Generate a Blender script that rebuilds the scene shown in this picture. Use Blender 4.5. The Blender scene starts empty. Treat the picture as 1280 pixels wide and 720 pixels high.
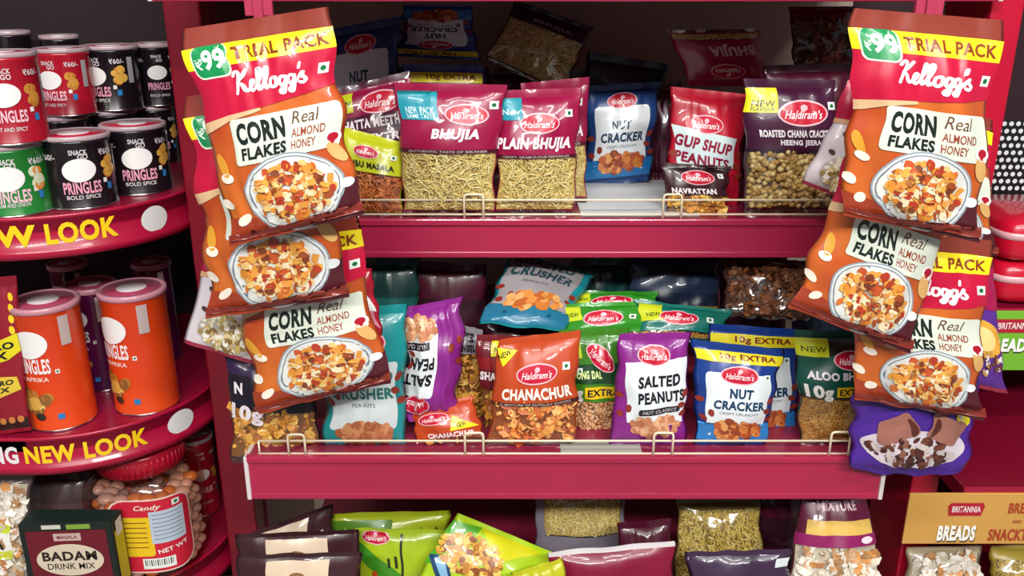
import bpy, bmesh, math, random
import numpy as np
from mathutils import Vector
SC = bpy.context.scene
COL = SC.collection
# ------------------------------------------------------------------ camera
F = 1108.0
PITCH = math.radians(19.0)
DIST = 1.108
CY, CZ = -DIST*math.cos(PITCH), DIST*math.sin(PITCH)
def at(px, py, Y):
    a, b = (px-640)/F, -(py-360)/F
    d = Vector((a, math.cos(PITCH)+b*math.sin(PITCH), -math.sin(PITCH)+b*math.cos(PITCH)))
    t = (Y-CY)/d.y
    return Vector((d.x*t, Y, CZ+d.z*t))
def proj(p):
    x, y, z = p[0], p[1]-CY, p[2]-CZ
    dep = y*math.cos(PITCH)-z*math.sin(PITCH)
    up = y*math.sin(PITCH)+z*math.cos(PITCH)
    return 640+F*x/dep, 360-F*up/dep
def standY(py, z):
    return CY+(CZ-z)/math.tan(PITCH+math.atan((py-360)/F))
cam = bpy.data.cameras.new('camera'); cam.sensor_width = 36; cam.lens = F/1280*36
cam.clip_start = 0.02
co = bpy.data.objects.new('camera', cam); COL.objects.link(co)
co.location = (0, CY, CZ); co.rotation_euler = (math.pi/2-PITCH, 0, 0)
SC.camera = co
SC.view_settings.view_transform = 'Standard'; SC.view_settings.look = 'None'
SC.view_settings.gamma = 1; SC.view_settings.use_curve_mapping = False
SC.view_settings.exposure = -0.36
# ------------------------------------------------------------------ materials
def lin(h):
    h = h.lstrip('#'); r = []
    for i in (0, 2, 4):
        c = int(h[i:i+2], 16)/255
        r.append(c/12.92 if c <= .04045 else ((c+.055)/1.055)**2.4)
    return (r[0], r[1], r[2], 1)
MATS = {}
def crumple(nt, tc, n2, bp, sc=20, d=.0075):
    """creased plastic film: faceted cells with warped borders over a finer ridged noise"""
    wn = nt.nodes.new('ShaderNodeTexNoise'); wn.inputs['Scale'].default_value = 11; wn.inputs['Detail'].default_value = 2
    nt.links.new(tc.outputs['Object'], wn.inputs['Vector'])
    mx = nt.nodes.new('ShaderNodeVectorMath'); mx.operation = 'MULTIPLY_ADD'; mx.inputs[1].default_value = (.09, .09, .09)
    nt.links.new(wn.outputs['Color'], mx.inputs[0]); nt.links.new(tc.outputs['Object'], mx.inputs[2])
    vo = nt.nodes.new('ShaderNodeTexVoronoi'); vo.feature = 'F1'; vo.inputs['Scale'].default_value = sc
    nt.links.new(mx.outputs[0], vo.inputs['Vector'])
    ma = nt.nodes.new('ShaderNodeMath'); ma.operation = 'MULTIPLY_ADD'; ma.inputs[1].default_value = .22
    nt.links.new(n2.outputs['Fac'], ma.inputs[0]); nt.links.new(vo.outputs['Distance'], ma.inputs[2])
    nt.links.new(ma.outputs[0], bp.inputs['Height']); bp.inputs['Distance'].default_value = d; bp.inputs['Strength'].default_value = .55
# finish: roughness, bump strength, bump scale, metallic, coat
FIN = {'film': (.28, .5, 30, 0, .5), 'print': (.33, .5, 30, 0, .45), 'paint': (.32, .05, 25, 0, .25), 'card': (.55, .04, 120, 0, 0),
       'food': (.5, .3, 260, 0, .25), 'metal': (.22, .03, 60, 1, 0), 'plastic': (.3, .04, 40, 0, .3), 'dull': (.75, .1, 30, 0, 0), 'can': (.27, .03, 30, 0, .3)}
def M(hexa, fin='print', hex2=None, s2=30, name=None):
    key = (hexa, fin, hex2, s2)
    if key in MATS: return MATS[key]
    m = bpy.data.materials.new(name or '%s_%s' % (fin, hexa.lstrip('#'))); m.use_nodes = True
    nt = m.node_tree; b = nt.nodes['Principled BSDF']
    ro, bs, sc, me, ct = FIN[fin]
    b.inputs['Roughness'].default_value = ro; b.inputs['Metallic'].default_value = me
    b.inputs['Coat Weight'].default_value = ct; b.inputs['Coat Roughness'].default_value = .08
    tc = nt.nodes.new('ShaderNodeTexCoord')
    n1 = nt.nodes.new('ShaderNodeTexNoise'); n1.inputs['Scale'].default_value = s2 if hex2 else 9
    n1.inputs['Detail'].default_value = 3
    nt.links.new(tc.outputs['Object'], n1.inputs['Vector'])
    rp = nt.nodes.new('ShaderNodeValToRGB')
    c1 = lin(hexa)
    c2 = lin(hex2) if hex2 else tuple(min(1, c*1.1) for c in c1[:3])+(1,)
    e = rp.color_ramp.elements
    e[0].position, e[1].position = (.38, .62) if hex2 else (.3, .7)
    e[0].color, e[1].color = c1, c2
    nt.links.new(n1.outputs['Fac'], rp.inputs['Fac']); nt.links.new(rp.outputs['Color'], b.inputs['Base Color'])
    n2 = nt.nodes.new('ShaderNodeTexNoise'); n2.inputs['Scale'].default_value = sc; n2.inputs['Detail'].default_value = 3
    if fin in ('film', 'print'):
        n2.noise_type = 'RIDGED_MULTIFRACTAL'; n2.inputs['Detail'].default_value = 2
        n2.inputs['Distortion'].default_value = .6
    nt.links.new(tc.outputs['Object'], n2.inputs['Vector'])
    bp = nt.nodes.new('ShaderNodeBump'); bp.inputs['Strength'].default_value = bs; bp.inputs['Distance'].default_value = .003
    if fin in ('film', 'print'): crumple(nt, tc, n2, bp)
    else: nt.links.new(n2.outputs['Fac'], bp.inputs['Height']); nt.links.new(bp.outputs['Normal'], b.inputs['Normal'])
    if ct: nt.links.new(bp.outputs['Normal'], b.inputs['Coat Normal'])
    MATS[key] = m
    return m
def clear_mat(name, tint='#ffffff', gloss=.13, rough=.12, bump=.5):
    if name in MATS: return MATS[name]
    m = bpy.data.materials.new(name); m.use_nodes = True; nt = m.node_tree; nt.nodes.clear()
    out = nt.nodes.new('ShaderNodeOutputMaterial'); mx = nt.nodes.new('ShaderNodeMixShader')
    tr = nt.nodes.new('ShaderNodeBsdfTransparent'); gl = nt.nodes.new('ShaderNodeBsdfGlossy')
    tr.inputs['Color'].default_value = lin(tint); gl.inputs['Roughness'].default_value = rough
    tc = nt.nodes.new('ShaderNodeTexCoord'); n = nt.nodes.new('ShaderNodeTexNoise'); n.noise_type = 'RIDGED_MULTIFRACTAL'
    n.inputs['Scale'].default_value = 45; n.inputs['Detail'].default_value = 2; n.inputs['Distortion'].default_value = .8
    bp = nt.nodes.new('ShaderNodeBump'); bp.inputs['Strength'].default_value = bump; bp.inputs['Distance'].default_value = .004
    nt.links.new(tc.outputs['Object'], n.inputs['Vector']); crumple(nt, tc, n, bp, 26, .008)
    bp.inputs['Strength'].default_value = bump
    nt.links.new(bp.outputs['Normal'], gl.inputs['Normal'])
    mx.inputs['Fac'].default_value = gloss
    nt.links.new(tr.outputs[0], mx.inputs[1]); nt.links.new(gl.outputs[0], mx.inputs[2]); nt.links.new(mx.outputs[0], out.inputs[0])
    MATS[name] = m
    return m
CLEAR = clear_mat('clear_film', gloss=.11, bump=.6); CLEARSEAL = clear_mat('clear_seal', '#d8ccb8', .25)
# ------------------------------------------------------------------ object helpers
def empty(name, loc, label=None, cat=None, group=None):
    o = bpy.data.objects.new(name, None); COL.objects.link(o); o.location = loc
    o.empty_display_size = .02
    if label: o['label'] = label
    if cat: o['category'] = cat
    if group: o['group'] = group
    return o
def mk(name, V, Fc, mats, idx=None, parent=None, smooth=True):
    """world-space verts; stored relative to the parent's origin"""
    org = Vector((0, 0, 0)); p = parent
    while p is not None: org += p.location; p = p.parent
    V = np.asarray(V, float)-np.array(org)
    me = bpy.data.meshes.new(name)
    me.from_pydata(V.tolist(), [], [list(map(int, f)) for f in Fc])
    for m in (mats if isinstance(mats, (list, tuple)) else [mats]): me.materials.append(m)
    n = len(me.polygons)
    if idx is not None: me.polygons.foreach_set('material_index', np.asarray(idx, np.int32))
    me.polygons.foreach_set('use_smooth', np.array(smooth, bool)*np.ones(n, bool))
    me.update()
    o = bpy.data.objects.new(name, me); COL.objects.link(o)
    if parent is not None: o.parent = parent
    return o
def tagged(o, label=None, cat=None, group=None, kind=None):
    if label: o['label'] = label
    if cat: o['category'] = cat
    if group: o['group'] = group
    if kind: o['kind'] = kind
    return o
def grid_faces(nr, nc, base=0, flip=False):
    r, c = np.meshgrid(np.arange(nr-1), np.arange(nc-1), indexing='ij')
    a = base+r*nc+c
    f = np.stack([a, a+nc, a+nc+1, a+1], -1).reshape(-1, 4)
    return f[:, ::-1] if flip else f
class Acc:
    """collects pieces into one mesh"""
    def __init__(s): s.V, s.F, s.I, s.S, s.n = [], [], [], [], 0
    def add(s, V, Fc, mi=0, sm=True):
        V = np.asarray(V, float); s.V.append(V)
        for f in Fc: s.F.append([int(i)+s.n for i in f]); s.I.append(mi); s.S.append(sm)
        s.n += len(V)
    def box(s, x0, x1, y0, y1, z0, z1, mi=0, bev=.0015):
        bm = bmesh.new(); bmesh.ops.create_cube(bm, size=1)
        for v in bm.verts: v.co = Vector(((x0+x1)/2+v.co.x*(x1-x0), (y0+y1)/2+v.co.y*(y1-y0), (z0+z1)/2+v.co.z*(z1-z0)))
        if bev: bmesh.ops.bevel(bm, geom=bm.edges[:], offset=bev, segments=2, affect='EDGES', profile=.5)
        s.bm(bm, mi)
    def bm(s, bm, mi=0):
        bm.verts.index_update()
        s.add([v.co[:] for v in bm.verts], [[v.index for v in f.verts] for f in bm.faces], mi); bm.free()
    def tube(s, pts, r, mi=0, seg=8):
        V, Fc = tube(pts, r, seg); s.add(V, Fc, mi)
    def out(s, name, mats, parent=None, smooth=True):
        return mk(name, np.concatenate(s.V), s.F, mats, s.I, parent, np.array(s.S) & smooth)
def tube(pts, r, seg=8, cap=True):
    pts = [Vector(p) for p in pts]; n = len(pts); V = []; Fc = []
    rr = r if hasattr(r, '__len__') else [r]*n
    up = None
    for i, p in enumerate(pts):
        t = (pts[min(i+1, n-1)]-pts[max(i-1, 0)]).normalized()
        if up is None: up = t.orthogonal().normalized()
        up = (up-t*up.dot(t)).normalized(); w = t.cross(up)
        for k in range(seg):
            a = 2*math.pi*k/seg
            V.append((p+(up*math.cos(a)+w*math.sin(a))*rr[i])[:])
    for i in range(n-1):
        for k in range(seg):
            k2 = (k+1) % seg
            Fc.append((i*seg+k, i*seg+k2, (i+1)*seg+k2, (i+1)*seg+k))
    if cap:
        Fc.append(tuple(range(seg))[::-1]); Fc.append(tuple((n-1)*seg+k for k in range(seg)))
    return np.array(V), Fc
def lathe(prof, cx, cy, seg=40, sq=2.0):
    """profile [(r,z)], superellipse exponent sq"""
    V = []; Fc = []; n = len(prof)
    for r, z in prof:
        for k in range(seg):
            a = 2*math.pi*k/seg; c, s = math.cos(a), math.sin(a)
            q = (abs(c)**sq+abs(s)**sq)**(-1/sq)
            V.append((cx+r*q*c, cy+r*q*s, z))
    for i in range(n-1):
        for k in range(seg):
            k2 = (k+1) % seg
            Fc.append((i*seg+k, i*seg+k2, (i+1)*seg+k2, (i+1)*seg+k))
    Fc.append(tuple(range(seg))[::-1]); Fc.append(tuple((n-1)*seg+k for k in range(seg)))
    return np.array(V), Fc
# ------------------------------------------------------------------ flat lettering
TXT = {}
def text2d(s, bold=0.0, shear=0.0):
    key = (s, bold, shear)
    if key in TXT: return TXT[key]
    cu = bpy.data.curves.new('lettering', 'FONT'); cu.body = s; cu.offset = bold; cu.shear = shear
    cu.resolution_u = 3; cu.space_character = 1.0+bold*2.2
    o = bpy.data.objects.new('lettering', cu); COL.objects.link(o)
    dg = bpy.context.evaluated_depsgraph_get(); dg.update()
    me = bpy.data.meshes.new_from_object(o.evaluated_get(dg))
    V = np.array([v.co[:2] for v in me.vertices]); Fc = [list(p.vertices) for p in me.polygons]
    bpy.data.objects.remove(o); bpy.data.curves.remove(cu); bpy.data.meshes.remove(me)
    lo, hi = V.min(0), V.max(0)
    V = (V-lo)/(hi-lo); V[:, 1] = 1-V[:, 1]
    TXT[key] = (V, Fc, (hi-lo)[0]/(hi-lo)[1])
    return TXT[key]
def smooth_line(pts, n=6):
    P = [np.array(p, float) for p in pts]; P = [2*P[0]-P[1]]+P+[2*P[-1]-P[-2]]; out = []
    for i in range(1, len(P)-2):
        for k in range(n):
            t = k/n; a, b, c, d = P[i-1:i+3]
            out.append(.5*((2*b)+(c-a)*t+(2*a-5*b+4*c-d)*t*t+(3*b-a-3*c+d)*t**3))
    out.append(P[-2]); return np.array(out)
def stroke(pts, w):
    P = smooth_line(pts); n = len(P); T = np.gradient(P, axis=0); T /= np.linalg.norm(T, axis=1)[:, None]+1e-9
    N = np.stack([-T[:, 1], T[:, 0]], 1)*w/2
    V = np.concatenate([P+N, P-N]); Fc = [(i, i+1, n+i+1, n+i) for i in range(n-1)]
    for e, s in ((0, -1), (n-1, 1)):
        b = len(V); ring = []
        for k in range(10):
            a = 2*math.pi*k/10; ring.append(P[e]+w/2*np.array([math.cos(a), math.sin(a)]))
        V = np.concatenate([V, ring]); Fc.append(tuple(range(b, b+10)))
    return V, Fc
SCRIPT = [[(.25, 3.3), (.6, 3.75), (1.0, 3.6), (.7, 2.3), (.4, 1.0)], [(1.75, 3.8), (1.3, 3.1), (.65, 2.3), (1.1, 2.1), (1.5, 1.2), (1.95, 1.3)],
          [(1.95, 1.5), (2.4, 1.85), (2.5, 2.25), (2.15, 2.3), (2.0, 1.6), (2.25, 1.05), (2.75, 1.4), (3.2, 2.5), (3.35, 3.5), (3.1, 3.6), (3.0, 2.2), (3.1, 1.1), (3.45, 1.4),
           (3.9, 2.5), (4.05, 3.5), (3.8, 3.6), (3.7, 2.2), (3.8, 1.1), (4.15, 1.3)],
          [(4.75, 2.25), (4.4, 2.0), (4.4, 1.25), (4.8, 1.05), (5.15, 1.5), (5.05, 2.15), (4.75, 2.25)],
          [(6.05, 2.15), (5.6, 2.15), (5.45, 1.45), (5.8, 1.1), (6.1, 1.7), (6.15, 2.25), (6.1, 1.0), (5.8, .1), (5.4, .3), (5.9, .9), (6.5, 1.4)],
          [(7.1, 2.15), (6.65, 2.15), (6.5, 1.45), (6.85, 1.1), (7.15, 1.7), (7.2, 2.25), (7.15, 1.0), (6.85, .1), (6.45, .3), (6.95, .9), (7.6, 1.5)],
          [(7.75, 3.5), (7.65, 2.95)], [(7.6, 1.5), (8.15, 2.35), (8.1, 1.9), (8.5, 1.4), (8.3, 1.0), (7.85, 1.1)]]
# ------------------------------------------------------------------ printed designs (1 wide, H tall, y down)
class Design:
    def __init__(s, H, base, seal=(.055, .04), sealm=None, nu=22, nv=28, window=None, bands=()):
        s.H, s.base, s.seal, s.sealm = H, base, seal, sealm or base
        s.sealb = CLEARSEAL if window else s.sealm
        s.window, s.bands, s.el, s.cut = window, bands, [], None
        ul = set(np.linspace(0, 1, nu+1)); vl = set(np.linspace(seal[0], 1-seal[1], nv+1)) | {0, 1, seal[0]*.33, seal[0]*.66, 1-seal[1]*.5}
        ks = [b[0] for b in bands]+[b[1] for b in bands]
        if window: ks += [window[2], window[3]]; ul |= {window[0], window[1]}
        vl |= set(k for k in ks if 0 < k < 1)
        def clean(q, keep):
            q = sorted(q); o = [q[0]]
            for x in q[1:]:
                if x-o[-1] < 1e-4: continue
                if x-o[-1] < .008 and x not in keep and x < 1: continue
                if x-o[-1] < .008 and o[-1] not in keep and o[-1] > 0: o[-1] = x; continue
                o.append(x)
            return np.array(o)
        s.ul = clean(ul, {0, 1}); s.vl = clean(vl, {0, 1, seal[0], 1-seal[1]} | set(ks))
    def raw(s, part, mat, V, Fc, z): s.el.append((part, mat, np.asarray(V, float), Fc, z)); return s
    def poly(s, part, mat, pts, z=1):
        bm = bmesh.new(); f = bm.faces.new([bm.verts.new((p[0], p[1], 0)) for p in pts])
        bmesh.ops.triangulate(bm, faces=[f]); bm.verts.index_update()
        V = [v.co[:2] for v in bm.verts]; Fc = [[v.index for v in g.verts] for g in bm.faces]; bm.free()
        return s.raw(part, mat, V, Fc, z)
    def rect(s, part, mat, x0, y0, x1, y1, z=1, r=0, rot=0):
        pts = []
        if r <= 0: pts = [(x0, y0), (x1, y0), (x1, y1), (x0, y1)]
        else:
            for cx, cy, a0 in ((x1-r, y0+r, -90), (x1-r, y1-r, 0), (x0+r, y1-r, 90), (x0+r, y0+r, 180)):
                for k in range(5):
                    a = math.radians(a0+k*22.5); pts.append((cx+r*math.cos(a), cy+r*math.sin(a)))
        return s.poly(part, mat, rot2(pts, rot, (x0+x1)/2, (y0+y1)/2), z)
    def ell(s, part, mat, cx, cy, rx, ry, z=2, rot=0, n=28):
        pts = [(cx+rx*math.cos(2*math.pi*k/n), cy+ry*math.sin(2*math.pi*k/n)) for k in range(n)]
        return s.raw(part, mat, rot2(pts, rot, cx, cy), [tuple(range(n))], z)
    def text(s, part, mat, t, x0, y0, x1, y1, bold=.02, shear=0, z=3, rot=0):
        V, Fc, a = text2d(t, bold, shear)
        V = V*np.array([x1-x0, y1-y0])+np.array([x0, y0])
        return s.raw(part, mat, rot2(V, rot, (x0+x1)/2, (y0+y1)/2), Fc, z)
    def line(s, part, mat, pts, w, z=2):
        V, Fc = stroke(pts, w); return s.raw(part, mat, V, Fc, z)
    def script(s, part, mat, x0, y0, x1, y1, w=.5, z=3):
        for st in SCRIPT:
            V, Fc = stroke(st, w)
            V = np.stack([x0+(x1-x0)*V[:, 0]/8.6, y1-(y1-y0)*V[:, 1]/3.9], 1)
            s.raw(part, mat, V, Fc, z)
        return s
    def scatter(s, part, cols, cx, cy, rx, ry, n, size, seed=1, z=3, fin='print', kind='flake', half=False):
        R = random.Random(seed)
        for i in range(n):
            a = R.random()*2*math.pi; q = math.sqrt(R.random())
            x, y = cx+rx*q*math.cos(a), cy+ry*q*math.sin(a)
            if half and y > cy+ry*half: continue
            sz = size*R.uniform(.6, 1.25); k = R.randint(6, 8); ph = R.random()*6; el = R.uniform(.5, 1)
            if kind == 'round': k, el = 10, R.uniform(.75, 1)
            pts = []
            for j in range(k):
                b = 2*math.pi*j/k; rr = sz*(R.uniform(.75, 1.15) if kind == 'flake' else 1)
                u, v = rr*math.cos(b), rr*el*math.sin(b)
                pts.append((x+u*math.cos(ph)-v*math.sin(ph), y+u*math.sin(ph)+v*math.cos(ph)))
            s.raw(part, M(R.choice(cols), fin), pts, [tuple(range(k))], z+i*.04)
        return s
    def parts(s):
        """cut along the pouch's grid lines so print follows the curved film; cached"""
        if s.cut is None:
            s.cut = {}
            names = []
            for e in s.el:
                if e[0] not in names: names.append(e[0])
            for nm in names:
                bm = bmesh.new(); lay = bm.verts.layers.float.new('z'); mats = []
                for p, mat, V, Fc, z in s.el:
                    if p != nm: continue
                    if mat not in mats: mats.append(mat)
                    mi = mats.index(mat)
                    vs = []
                    for x, y in V:
                        v = bm.verts.new((x, y/s.H, 0)); v[lay] = z; vs.append(v)
                    for f in Fc:
                        try: bf = bm.faces.new([vs[i] for i in f]); bf.material_index = mi
                        except ValueError: pass
                co = np.array([v.co[:2] for v in bm.verts]); lo, hi = co.min(0), co.max(0)
                for ax, L in ((0, s.ul), (1, s.vl)):
                    for c in list(L[1:-1])+([0, 1] if (lo[ax] < 0 or hi[ax] > 1) else []):
                        if lo[ax] < c < hi[ax]:
                            no = (1, 0, 0) if ax == 0 else (0, 1, 0); pc = (c, 0, 0) if ax == 0 else (0, c, 0)
                            bmesh.ops.bisect_plane(bm, geom=bm.verts[:]+bm.edges[:]+bm.faces[:], dist=1e-7, plane_co=pc, plane_no=no,
                                                   clear_outer=(c == 1), clear_inner=(c == 0))
                bm.verts.index_update()
                s.cut[nm] = (np.array([v.co[:2] for v in bm.verts]), np.array([v[lay] for v in bm.verts]),
                             [[v.index for v in f.verts][::-1] for f in bm.faces], mats, [f.material_index for f in bm.faces])
                bm.free()
        return s.cut
def rot2(pts, deg, cx, cy):
    if not deg: return np.asarray(pts, float)
    a = math.radians(deg); P = np.asarray(pts, float)-(cx, cy)
    return np.stack([P[:, 0]*math.cos(a)-P[:, 1]*math.sin(a)+cx, P[:, 0]*math.sin(a)+P[:, 1]*math.cos(a)+cy], 1)
class Surf:
    def normal_map(s, u, v, off):
        e = 2e-3
        p = s.pt(u, v); du = s.pt(u+e, v)-s.pt(u-e, v); dv = s.pt(u, v+e)-s.pt(u, v-e)
        n = np.cross(dv, du); n /= np.linalg.norm(n, axis=1)[:, None]+1e-12
        return p+n*np.asarray(off)[:, None]
def printed(D, S, parent, labels=None):
    for nm, (uv, z, Fc, mats, idx) in D.parts().items():
        mk(nm, S.normal_map(uv[:, 0], uv[:, 1], .0005+.00022*z), Fc, mats, idx, parent)
class Flat(Surf):
    def __init__(s, TL, TR, BL): s.o, s.x, s.y = np.array(TL), np.array(TR)-np.array(TL), np.array(BL)-np.array(TL)
    def pt(s, u, v): return s.o+np.outer(u, s.x)+np.outer(v, s.y)
class Cyl(Surf):
    def __init__(s, cx, cy, r, z0, z1, turn=0): s.a = (cx, cy, r, z0, z1, math.radians(turn))
    def pt(s, u, v):
        cx, cy, r, z0, z1, t = s.a; th = (u-.5)*math.pi+t
        return np.stack([cx+r*np.sin(th), cy-r*np.cos(th), z1+(z0-z1)*v], 1)
class Pouch(Surf):
    def __init__(s, TL, TR, BR, BL, t, D, seed, c=.05, belly=1.0, wr=1.0, sag=0.0):
        s.P = [np.array(p) for p in (TL, TR, BR, BL)]; s.t, s.D, s.c, s.b, s.wr, s.sag = t, D, c, belly, wr, sag
        ex = (s.P[1]-s.P[0])+(s.P[2]-s.P[3]); ey = (s.P[3]-s.P[0])+(s.P[2]-s.P[1])
        n = np.cross(ey, ex); s.N = n/np.linalg.norm(n)
        s.wid = np.linalg.norm(ex)/2; s.hei = np.linalg.norm(ey)/2
        R = random.Random(seed); s.fold = [(R.uniform(2.5, 9), R.random()*6.3, R.uniform(-2, 2), R.uniform(.4, 1)) for _ in range(5)]
        s.dent = [(R.uniform(-2.2, 2.2), R.uniform(-3, 3), R.random()*6.3, R.uniform(.3, 1)) for _ in range(6)]
        s.crease = [(R.random(), R.choice((R.uniform(.02, .3), R.uniform(.7, .98))), R.uniform(-.7, .7)+1.57, R.uniform(.12, .3), R.uniform(-1, 1)) for _ in range(9)]
        s.edge = [(R.uniform(1, 4), R.random()*6.3) for _ in range(4)]
    def h(s, u, v):
        s0, s1 = s.D.seal
        p = np.clip((v-s0)/(1-s0-s1), 0, 1); q = np.clip(u, 0, 1)
        sv = np.sin(math.pi*p**s.b).clip(0)**.5; su = np.sin(math.pi*q).clip(0)**.62
        return sv, su
    def pt(s, u, v, back=False, dep=0.0, k=1.0):
        u = np.asarray(u, float); v = np.asarray(v, float); sv, su = s.h(u, v)
        du = np.minimum(v, 1-v)
        w = np.zeros_like(u)
        for f, ph, sl, a in s.fold:
            w += a*(1-np.abs(np.sin(f*math.pi*u+ph+sl*v))-.36)*np.exp(-du/.2)*.0034
        for a, b, ph, am in s.dent: w += am*np.sin(2*math.pi*(a*u+b*v)+ph)*.0010
        asp = s.hei/s.wid
        for cu, cv, an, L, am in s.crease:
            x, y = u-cu, (v-cv)*asp; a_ = x*math.cos(an)+y*math.sin(an); b_ = -x*math.sin(an)+y*math.cos(an)
            w += am*.0021*np.exp(-np.abs(b_)/.035)*np.exp(-(a_/L)**2)
        w *= s.wr*(.2+.8*np.minimum(1, sv*1.2))*np.minimum(1, su*1.3)
        hh = s.t*sv*su
        s0, s1 = s.D.seal
        inseal = (v < s0) | (v > 1-s1)
        cr = np.where(inseal, .0003*np.sin(v*(2*math.pi*60))*su, 0)
        thin = .0003*su
        if back: off = -(.62*hh)-thin+cr+w*.3
        else: off = hh*k+thin+cr+w
        if not back and dep is not None: off = off-np.minimum(dep, .62*np.maximum(hh, 0))
        e1 = sum(.0016*math.pi*0+.0012*np.sin(f*6.28*v+ph) for f, ph in s.edge[:2])/s.wid
        e2 = sum(.0012*np.sin(f*6.28*v+ph) for f, ph in s.edge[2:])/s.wid
        uu = .5+(u-.5)*(1-s.c*sv)
        uu = uu+e1*(1-u)*s.wr+e2*u*s.wr
        wv = sum(.0010*np.sin(f*6.28*u+ph) for f, ph in s.edge[1:3])*np.exp(-du/.1)*s.wr
        a = (1-uu)[..., None]; b = uu[..., None]; c = (1-v)[..., None]; d = v[..., None]
        p = c*(a*s.P[0]+b*s.P[1])+d*(a*s.P[3]+b*s.P[2])
        dn = (s.P[3]-s.P[0]+s.P[2]-s.P[1]); dn = dn/np.linalg.norm(dn)
        if s.sag: p = p+dn*(s.sag*np.sin(math.pi*np.clip(u, 0, 1))**.6*np.clip(v, 0, 1)**3)[..., None]
        return p+s.N*(off+wv)[..., None]
# ------------------------------------------------------------------ snack contents (loose food seen through the film)
def ico(sub):
    bm = bmesh.new(); bmesh.ops.create_icosphere(bm, subdivisions=sub, radius=1); bm.verts.index_update()
    V = np.array([v.co[:] for v in bm.verts]); Fc = np.array([[v.index for v in f.verts] for f in bm.faces]); bm.free(); return V, Fc
ICO1, ICO2 = ico(1), ico(2)
FOOD = {'brown': (['#6a3a1c', '#7e4a24', '#54301a', '#8a5228'], '#3a2010'), 'sev': (['#e6d084', '#d6be6c', '#efdf9c', '#dcc476'], '#b89a52'), 'sevo': (['#c9702f', '#b4581f', '#dc8a44'], '#8a4318'),
        'chana': (['#b89a58', '#a8823f', '#cbb277', '#8f6b35'], '#4a3013'), 'mix': (['#dca23a', '#cc8a2e', '#e6bc5c', '#a8642a', '#d8963a'], '#7a4c18'),
        'mixo': (['#e08638', '#d06a2a', '#eaae60', '#b8561f', '#e09a48'], '#8a4416'), 'lentil': (['#d29c6c', '#c08754', '#deb183'], '#8a5a34'),
        'fine': (['#c08a34', '#b07828', '#cf9c44'], '#8a5c1e'), 'pale': (['#ece4d6', '#e2d8c4', '#f2ece0', '#f0e8dc', '#e6dccb', '#d89450', '#b88a5a'], '#c8bca6'),
        'yel': (['#d8bc5c', '#c8a848', '#e6d080'], '#8f7430')}
def contents(S, D, kind, parent, seed):
    R = np.random.default_rng(seed); cols, back = FOOD[kind]; u0, u1, v0, v1 = D.window
    W, H = S.wid*(u1-u0), S.hei*(v1-v0); area = W*H
    mats = [M(c, 'food') for c in cols]+[M(back, 'food')]
    A = Acc()
    uu = np.linspace(u0, u1, 15); vv = np.linspace(v0, v1, 15); gu, gv = np.meshgrid(uu, vv)
    A.add(S.pt(gu.ravel(), gv.ravel(), dep=.0052), grid_faces(15, 15), len(cols))
    def pos(n): return R.uniform(u0+.03, u1-.03, n), R.uniform(v0+.01, v1-.015, n)
    if kind in ('sev', 'sevo', 'fine', 'yel'):
        r = {'sev': .00095, 'sevo': .001, 'fine': .0006, 'yel': .0011}[kind]; L = {'sev': .013, 'sevo': .016, 'fine': .007, 'yel': .011}[kind]
        n = int(min(1500, 2.0*area/(2*r*L)))
        u, v = pos(n); th = R.uniform(0, 6.28, n); cu = R.uniform(-1.4, 1.4, n); dep = R.uniform(.0006, .004, n)
        for i in range(n):
            tt = np.linspace(-.5, .5, 5); an = th[i]+cu[i]*tt
            x = np.cumsum(np.cos(an))*L/5; y = np.cumsum(np.sin(an))*L/5
            pu = np.clip(u[i]+(x-x.mean())/S.wid, u0+.01, u1-.01); pv = np.clip(v[i]+(y-y.mean())/S.hei, v0+.003, v1-.003)
            P = S.pt(pu, pv, dep=dep[i]+.001)
            V, Fc = tube(P, r, 4, False); A.add(V, Fc, i % len(cols))
    else:
        spec = {'chana': [('ball', .0037, 1.0)], 'lentil': [('ball', .0021, 1.0)], 'brown': [('flake', .006, .9), ('ball', .003, .2)], 'mix': [('flake', .0078, .9), ('ball', .003, .12), ('stick', .010, .2)],
                'mixo': [('flake', .0085, .7), ('ball', .0032, .15), ('stick', .012, .35)], 'pale': [('flake', .0095, 1.6), ('ball', .003, .1)]}[kind]
        for shp, r, q in spec:
            n = int(min(700, q*1.5*area/(r*r*2.2)))
            if shp == 'stick': n = int(min(300, q*area/(r*.0025)))
            u, v = pos(n); dep = R.uniform(.0012, .005, n); C = S.pt(u, v, dep=0)
            for i in range(n):
                c = C[i]-S.N*dep[i]; rr = r*R.uniform(.75, 1.2); mi = int(R.integers(len(cols)))
                if shp == 'ball':
                    V, Fc = ICO2 if r > .003 else ICO1
                    V = V*rr*(1+.12*np.sin(V[:, [1]]*4+i)); A.add(V+c, Fc, mi)
                else:
                    q3 = Vector(R.normal(size=3)).normalized(); rotm = np.array(Vector((0, 0, 1)).rotation_difference(Vector(S.N)*1.2+q3*.75).to_matrix())
                    if shp == 'flake':
                        k = 7; a = np.arange(k)*2*math.pi/k; rad = rr*R.uniform(.65, 1.15, k)
                        ring = np.stack([rad*np.cos(a), rad*np.sin(a), R.uniform(-.3, .3, k)*rr], 1)
                        V = np.concatenate([ring, [[0, 0, .16*rr]], ring*.98-[0, 0, .0005]])@rotm.T+c
                        Fc = [(j, (j+1) % k, k) for j in range(k)]+[(k+1+j, k+1+(j+1) % k, (j+1) % k, j) for j in range(k)]
                        A.add(V, Fc, mi, False)
                    else:
                        d = rotm@np.array([math.cos(i*2.4), math.sin(i*2.4), .1]); V, Fc = tube([c-d*rr/2, c+S.N*.001, c+d*rr/2], .0011, 5); A.add(V, Fc, mi)
    o = A.out('snack_contents', mats, parent); return o
SEED = [10]
GROUP = [None]
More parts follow.
